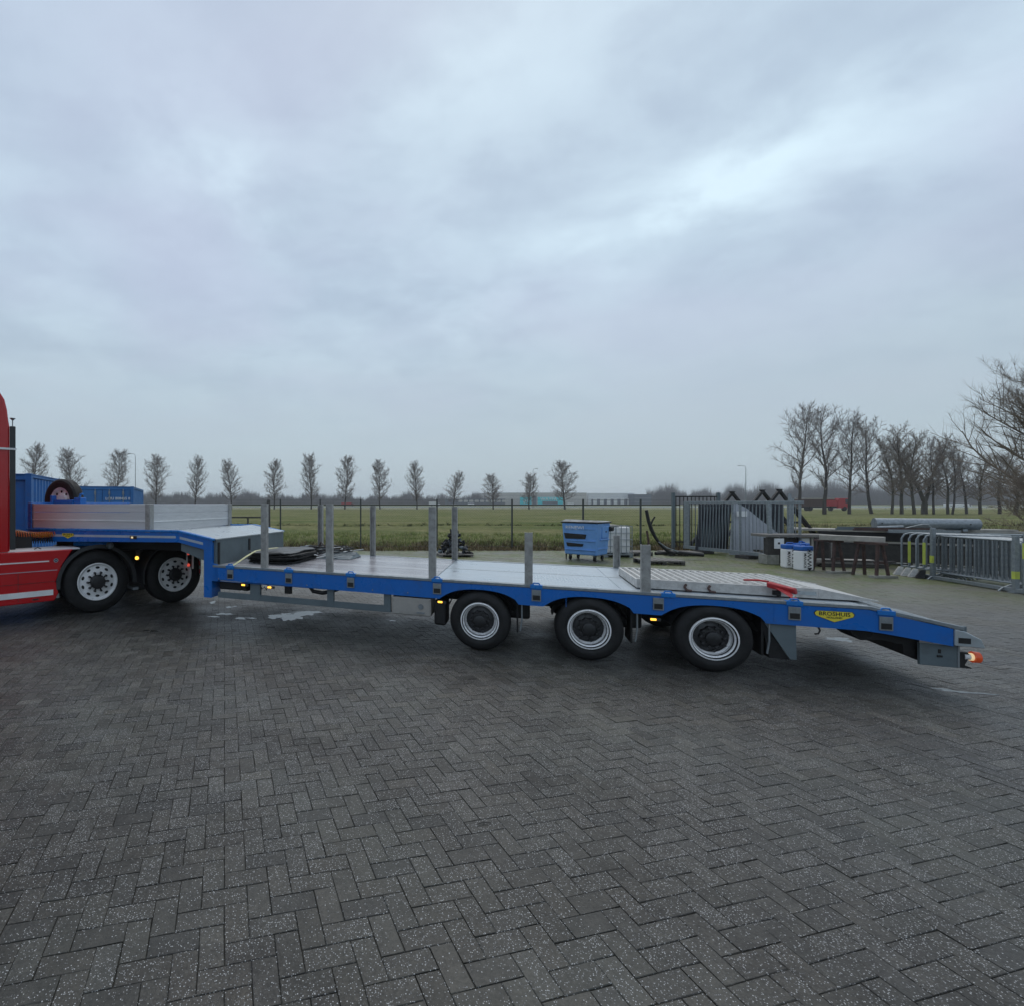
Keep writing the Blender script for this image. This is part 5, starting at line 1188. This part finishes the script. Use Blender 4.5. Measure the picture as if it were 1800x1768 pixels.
for i, (px, top, wd) in enumerate(rowt):
    h = (893.5-top)/F*RY; q = i % 6
    t = pr_[q] if i < 6 else dup(pr_[q])
    t.location = at(px, RY, .15); t.rotation_euler = (0, 0, rnd.uniform(0, 6.28)); wsc = (wd/F*RY)/(15.5*.50)
    t.scale = (wsc, wsc, h/15.5)
    t['label'] = f'bare slender tree, {ordw[i]} of the fifteen along the far road'
# taller trees to the right
right = [(1405, 703, 72, 0), (1449, 704, 84, 1), (1493, 722, 70, 2), (1532, 728, 70, 3), (1568, 752, 50, 4), (1585, 738, 62, 5), (1607, 748, 56, 4), (1625, 752, 66, 6), (1641, 760, 50, 0), (1666, 768, 50, 5), (1674, 766, 46, 3), (1699, 788, 56, 2), (1723, 794, 56, 5), (1757, 790, 66, 1), (1785, 786, 66, 4)]
GY = 88.0
bp_ = []
for q in range(7):
    if q == 6: sg = grow_tree(300+q, 15, .34, .10, .26, 30, .7, 11, 8, .013, fork=.13, oval=False)
    elif q in (4, 5): sg = grow_tree(300+q, 15, .27, .20, .30, 40, .45, 12, 9, .012, oval=False)
    else: sg = grow_tree(300+q, 18, .30, .22, .36, 26, .75, 12, 10, .013, oval=True, jit=.15)
    bp_.append(tree_proto('bare_tree', 'x', 'tall bare trees right of the yard', sg, ('bark2', 'twig2') if q in (4, 5, 6) else ('bark', 'twig')))
o2 = ['leftmost', 'second from the left', 'third from the left', 'fourth from the left', 'fifth from the left', 'sixth from the left', 'seventh from the left', 'double-stemmed', 'first right of the double stem', 'second right of the double stem', 'third right of the double stem', 'fourth from the right', 'third from the right', 'second from the right', 'rightmost']
usedp = set()
for i, (px, top, wd, q) in enumerate(right):
    h = (903.5-top)/F*GY; t = bp_[q] if q not in usedp else dup(bp_[q]); usedp.add(q)
    y_ = GY+(.9 if i % 2 else 0); t.location = at(px, y_, -.02); t.rotation_euler = (0, 0, rnd.uniform(0, 6.28) if q != 6 else .1)
    hh = 18 if q < 4 else 15; wsc = (wd/F*GY)/(hh*(.46 if q < 4 else .42)); t.scale = (wsc, wsc, h/hh)
    t['label'] = f'tall bare tree, {o2[i]} of the group right of the yard'
# big near tree leaning in from the right edge
bt = tree_proto('spreading_tree', 'large bare spreading tree reaching in from the right edge', None, grow_tree(777, 11.8, .34, .10, .66, 52, .52, 24, 17, .0055, oval=False, droop=-.005, jit=.13), ('bark2', 'twig2'))
bt.location = at(1925, 33.0, 0)
# far wood and hedges as one mass
def far_wood(name, label, spans, n, dist, mat_, seed):
    g = np.random.default_rng(seed); vs = []
    for (p0, p1, h0, h1, dens) in spans:
        m = int(n*dens); px = p0+(p1-p0)*g.random(m)
        prof = h0+(h1-h0)*(.5+.28*np.sin(px*.11+seed)+.22*np.sin(px*.043+2)+.15*np.sin(px*.31))
        y = dist*(1+.14*g.random(m)); x = (px-CX)/F*y; hh = np.clip(prof*(.55+.45*g.random(m)**.5), 1, None)*g.choice([1, 1, .8, .6, .4], m)
        wv = .16+.22*g.random(m); le = g.normal(0, .16, m)*hh
        z0 = hh*g.random(m)*.25
        a = g.random(m)*3.14
        tri = np.zeros((m, 3, 3)); tri[:, 0] = np.stack([x-wv, y, z0], 1); tri[:, 1] = np.stack([x+wv, y+.2, z0], 1); tri[:, 2] = np.stack([x+le, y, hh], 1); vs.append(tri)
    v_ = np.concatenate(vs).reshape(-1, 3); o_ = npmesh(name, v_, np.arange(len(v_)).reshape(-1, 3), mat_); tag(o_, label, 'woodland', kind='stuff'); return o_
far_wood('far_wood', 'hazy bare woodland along the horizon', [(-40, 560, 8, 15, 1.0), (560, 880, 7, 14, .5), (1140, 1330, 10, 22, .6), (1330, 1860, 17, 27, 1.6), (-500, -40, 8, 15, .4), (1860, 2500, 14, 22, .6)], 11000, 430, 'wood_far', 4)
hw = MB()
def hedge(p0, p1, dist, h, seed):
    g = random.Random(seed); n = int((p1-p0)/3); top = []
    for i in range(n+1):
        px = p0+(p1-p0)*i/n; top.append((px, h*(.6+.25*math.sin(px*.11+4)+.2*math.sin(px*.043+2)+.2*g.random())))
    vs = []
    for px, hh in top: b = at(px, dist); vs += [(b.x, b.y, -.2), (b.x, b.y, hh), (b.x, b.y+6, hh*.9), (b.x, b.y+6, -.2)]
    hw.add(vs, [(4*i+a, 4*i+4+a, 4*i+4+(a+1) % 4, 4*i+(a+1) % 4) for i in range(n) for a in range(3)])
hedge(-500, 880, 475, 5.0, 1); hedge(1140, 1330, 475, 9, 2); hedge(1330, 2500, 475, 13, 3)
tag(hw.build('undergrowth', 'wood_far'), 'dense undergrowth at the foot of the far woodland', 'undergrowth', kind='stuff')

# ------------------------------------------------------------------ far buildings, vehicles and lamps
def bld(px0, px1, top, y, depth, label, m, cladn=5, nm='warehouse'):
    a, b = at(px0, y), at(px1, y); h = HC+(CY-top)*y/F; t = thing(nm, label, 'building', a, 0); W = b.x-a.x
    MB().box(0, W, 0, depth, -.5, h-.4).build('wall', m, t)
    MB().box(-.15, W+.15, -.15, depth+.15, h-.398, h).build('roof', 'wallwhite' if m != 'walldark' else 'walldark', t)
    for j in range(1, cladn): MB().box(0, W, -.06, -.002, h*j/cladn-.05, h*j/cladn+.05).build('cladding_joint', 'walldark' if m != 'walldark' else 'wallgrey', t)
    return t, W, h
BY = 420.0
w1, W1, h1 = bld(862, 1031, 866, BY, 60, 'grey warehouse with a turquoise sign beyond the field', 'wallgrey', 4)
def sx(px): return (px-862)/F*BY
def sz(py): return HC+(CY-py)*BY/F
s1 = MB().box(sx(914), sx(934), -.5, -.003, sz(892), sz(874)).build('sign', 'teal', w1); s2 = MB().box(sx(945), sx(989), -.5, -.003, sz(892), sz(874)).build('sign', 'teal', w1)
MB().box(sx(936), sx(943), -.35, -.003, sz(892), sz(872)).build('window_strip', 'walldark', w1)
text('WAYFA', 4.0, 'lettering', 'white', s2, face_minus_y(sx(964), -.62, sz(877.8)), .05)
MB().box(sx(953), sx(980), -.56, -.501, sz(886), sz(881)).build('window', 'walldark', s2)
text('W', 4.0, 'lettering', 'white', s1, face_minus_y(sx(923), -.62, sz(882)), .05)
MB().box(sx(880), sx(985), -.9, -.003, sz(899), sz(893)).build('plinth', 'walldark', w1)
w2, W2, h2 = bld(1034, 1115, 867, BY+5, 60, 'white warehouse with a row of loading docks', 'wallwhite', 6)
for j in range(6):
    x = (1045+j*12-1034)/F*(BY+5); z = 0
    d = MB().box(x-2.6, x+2.6, -.8, -.07, 0, 5.0).build('dock_surround', 'walldark', w2); MB().box(x-1.5, x+1.5, -1.0, -.81, .6, 4.0).build('dock_door', 'white', d)
    MB().box(x-1.5, x+1.5, -1.2, -.81, 4.3, 5.6).build('dock_canopy', 'white', d)
bld(1115, 1145, 869, BY-4, 40, 'dark grey block at the right end of the white warehouse', 'walldark', 3)
w4, W4, h4 = bld(801, 888, 877, BY-40, 40, 'low dark office building left of the grey warehouse', 'walldark', 3, 'office_building')
for j in range(9): MB().box(2+j*4.1, 5+j*4.1, -.15, -.065, 2.6, 4.2).build('window', 'wallgrey', w4)
def van(px, y, L_, h, m, label, cat='van', nm='parked_van'):
    t = thing(nm, label, cat, at(px, y, .15), 0)
    MB().prism([(0, .4), (L_, .4), (L_, h*.55), (L_*.86, h*.62), (L_*.74, h), (0, h)], 0, 2).build('body', m, t, .1)
    MB().prism([(L_*.72, h*.6), (L_*.85, h*.6), (L_*.75, h*.92), (L_*.72, h*.92)], -.02, 0).build('window', 'glass', t)
    for x in (L_*.2, L_*.8): MB().lathe_y([(0, -.05), (.36, -.05), (.38, .2)], x, .38, 16, 0).build('wheel', 'rubber', t)
    return t
van(755, 260, 5.5, 2.3, 'white', 'white van on the far road, left of the low dark office'); van(1000, 300, 4.5, 1.7, 'white', 'white car parked before the grey warehouse', 'car', 'parked_car')
van(824, 280, 4.2, 1.6, 'wallwhite', 'pale car parked before the low dark office', 'car', 'parked_car')
van(1690, 200, 4.4, 1.5, 'white', 'white car behind the tall bare trees at the right', 'car', 'parked_car'); van(1668, 205, 4.4, 1.5, 'wallwhite', 'pale car behind the tall bare trees, left of the white one', 'car', 'parked_car')
van(600, 255, 7, 2.0, 'redstrap', 'red vehicle far behind the front stakes', 'vehicle', 'far_vehicle')
lt_ = thing('lorry', 'red lorry with a dark flat load passing behind the tall bare trees', 'lorry', at(1411, 118, .1), 0)
q = 118/F
MB().box(0, 58*q, 0, 2.5, 1.0, 2.7).build('load', 'rust', lt_); MB().box(3*q, 56*q, 0, 2.5, 2.71, 2.95).build('cover', 'palewood', lt_)
MB().box(0, 66*q, .3, 2.2, .7, .98).build('chassis', 'black', lt_)
cbx = MB().prism([(62*q, .6), (84*q, .6), (84*q, 1.7), (82*q, 2.9), (64*q, 2.9), (62*q, 2.2)], 0, 2.4).build('cab', 'redstrap', lt_, .08)
MB().prism([(75*q, 1.75), (82.5*q, 1.75), (80*q, 2.7), (75*q, 2.7)], -.02, -.001).build('window', 'glass', cbx)
MB().box(40*q, 61*q, -.02, 2.52, 1.1, 2.5).build('tarpaulin', 'redstrap', lt_)
for x in (8, 14, 50, 74): MB().lathe_y([(0, -.02), (.5, -.02), (.52, .3)], x*q, .52, 16, 0).build('wheel', 'rubber', lt_)
rd = MB().box(-260, 330, 152, 160, .1, .262).build('far_road', 'wallgrey'); tag(rd, kind='structure')
gr_ = thing('guard_rail', 'long pale steel guard rail along the far road', 'guard rail', (-180, 150.8, .2), 0)
MB().box(0, 420, -.05, .05, .45, .78).build('rail_beam', 'wallwhite', gr_)
for j in range(70): MB().box(j*6, j*6+.12, -.04, .04, 0, .449).build('post', 'galv', gr_)
bu = tree_proto('brown_bush', 'brown bare bush under the large spreading tree at the right edge', None, grow_tree(888, 3.6, .05, .05, .75, 34, .5, 14, 9, .007, oval=False, droop=.03, jit=.2), ('bark2', 'twig2'))
bu.location = at(1812, 27.5, 0)
def lamp(px, top, y, label, arm=1.2):
    h = HC+(CY-top)*y/F; t = thing('street_lamp', label, 'street lamp', at(px, y, 0), 0)
    MB().tube([(0, 0, 0), (0, 0, h*.6), (0, 0, h-.7)], [.11, .08, .06], 8).build('pole', 'galv', t)
    MB().tube([(0, 0, h-.7), (-arm*.12, 0, h-.15), (-arm*.5, 0, h), (-arm, 0, h)], .05, 6).build('arm', 'galv', t)
    MB().box(-arm-.5, -arm+.1, -.12, .12, h-.06, h+.08).build('lamp_head', 'galv', t, .02)
    return t
lamp(238, 798, 120, 'slim street lamp left of the blue container lettering'); lamp(1311, 819, 135, 'slim street lamp above the leaning gate', 1.6); lamp(937, 824, 150, 'street lamp half hidden by the second tree from the right', -1.3)

# ------------------------------------------------------------------ haze
HAZE = 0.00045
if HAZE:
    hm = bpy.data.materials.new('haze'); hm.use_nodes = True; t = hm.node_tree; t.nodes.clear()
    pv = t.nodes.new('ShaderNodeVolumePrincipled'); pv.inputs['Density'].default_value = HAZE; pv.inputs['Color'].default_value = (.93, .96, 1, 1); pv.inputs['Anisotropy'].default_value = .2
    ou = t.nodes.new('ShaderNodeOutputMaterial'); t.links.new(pv.outputs[0], ou.inputs['Volume'])
    hb = MB().box(-1500, 1500, -320, 1500, -2.2, 36).build('haze', hm); tag(hb, kind='stuff')
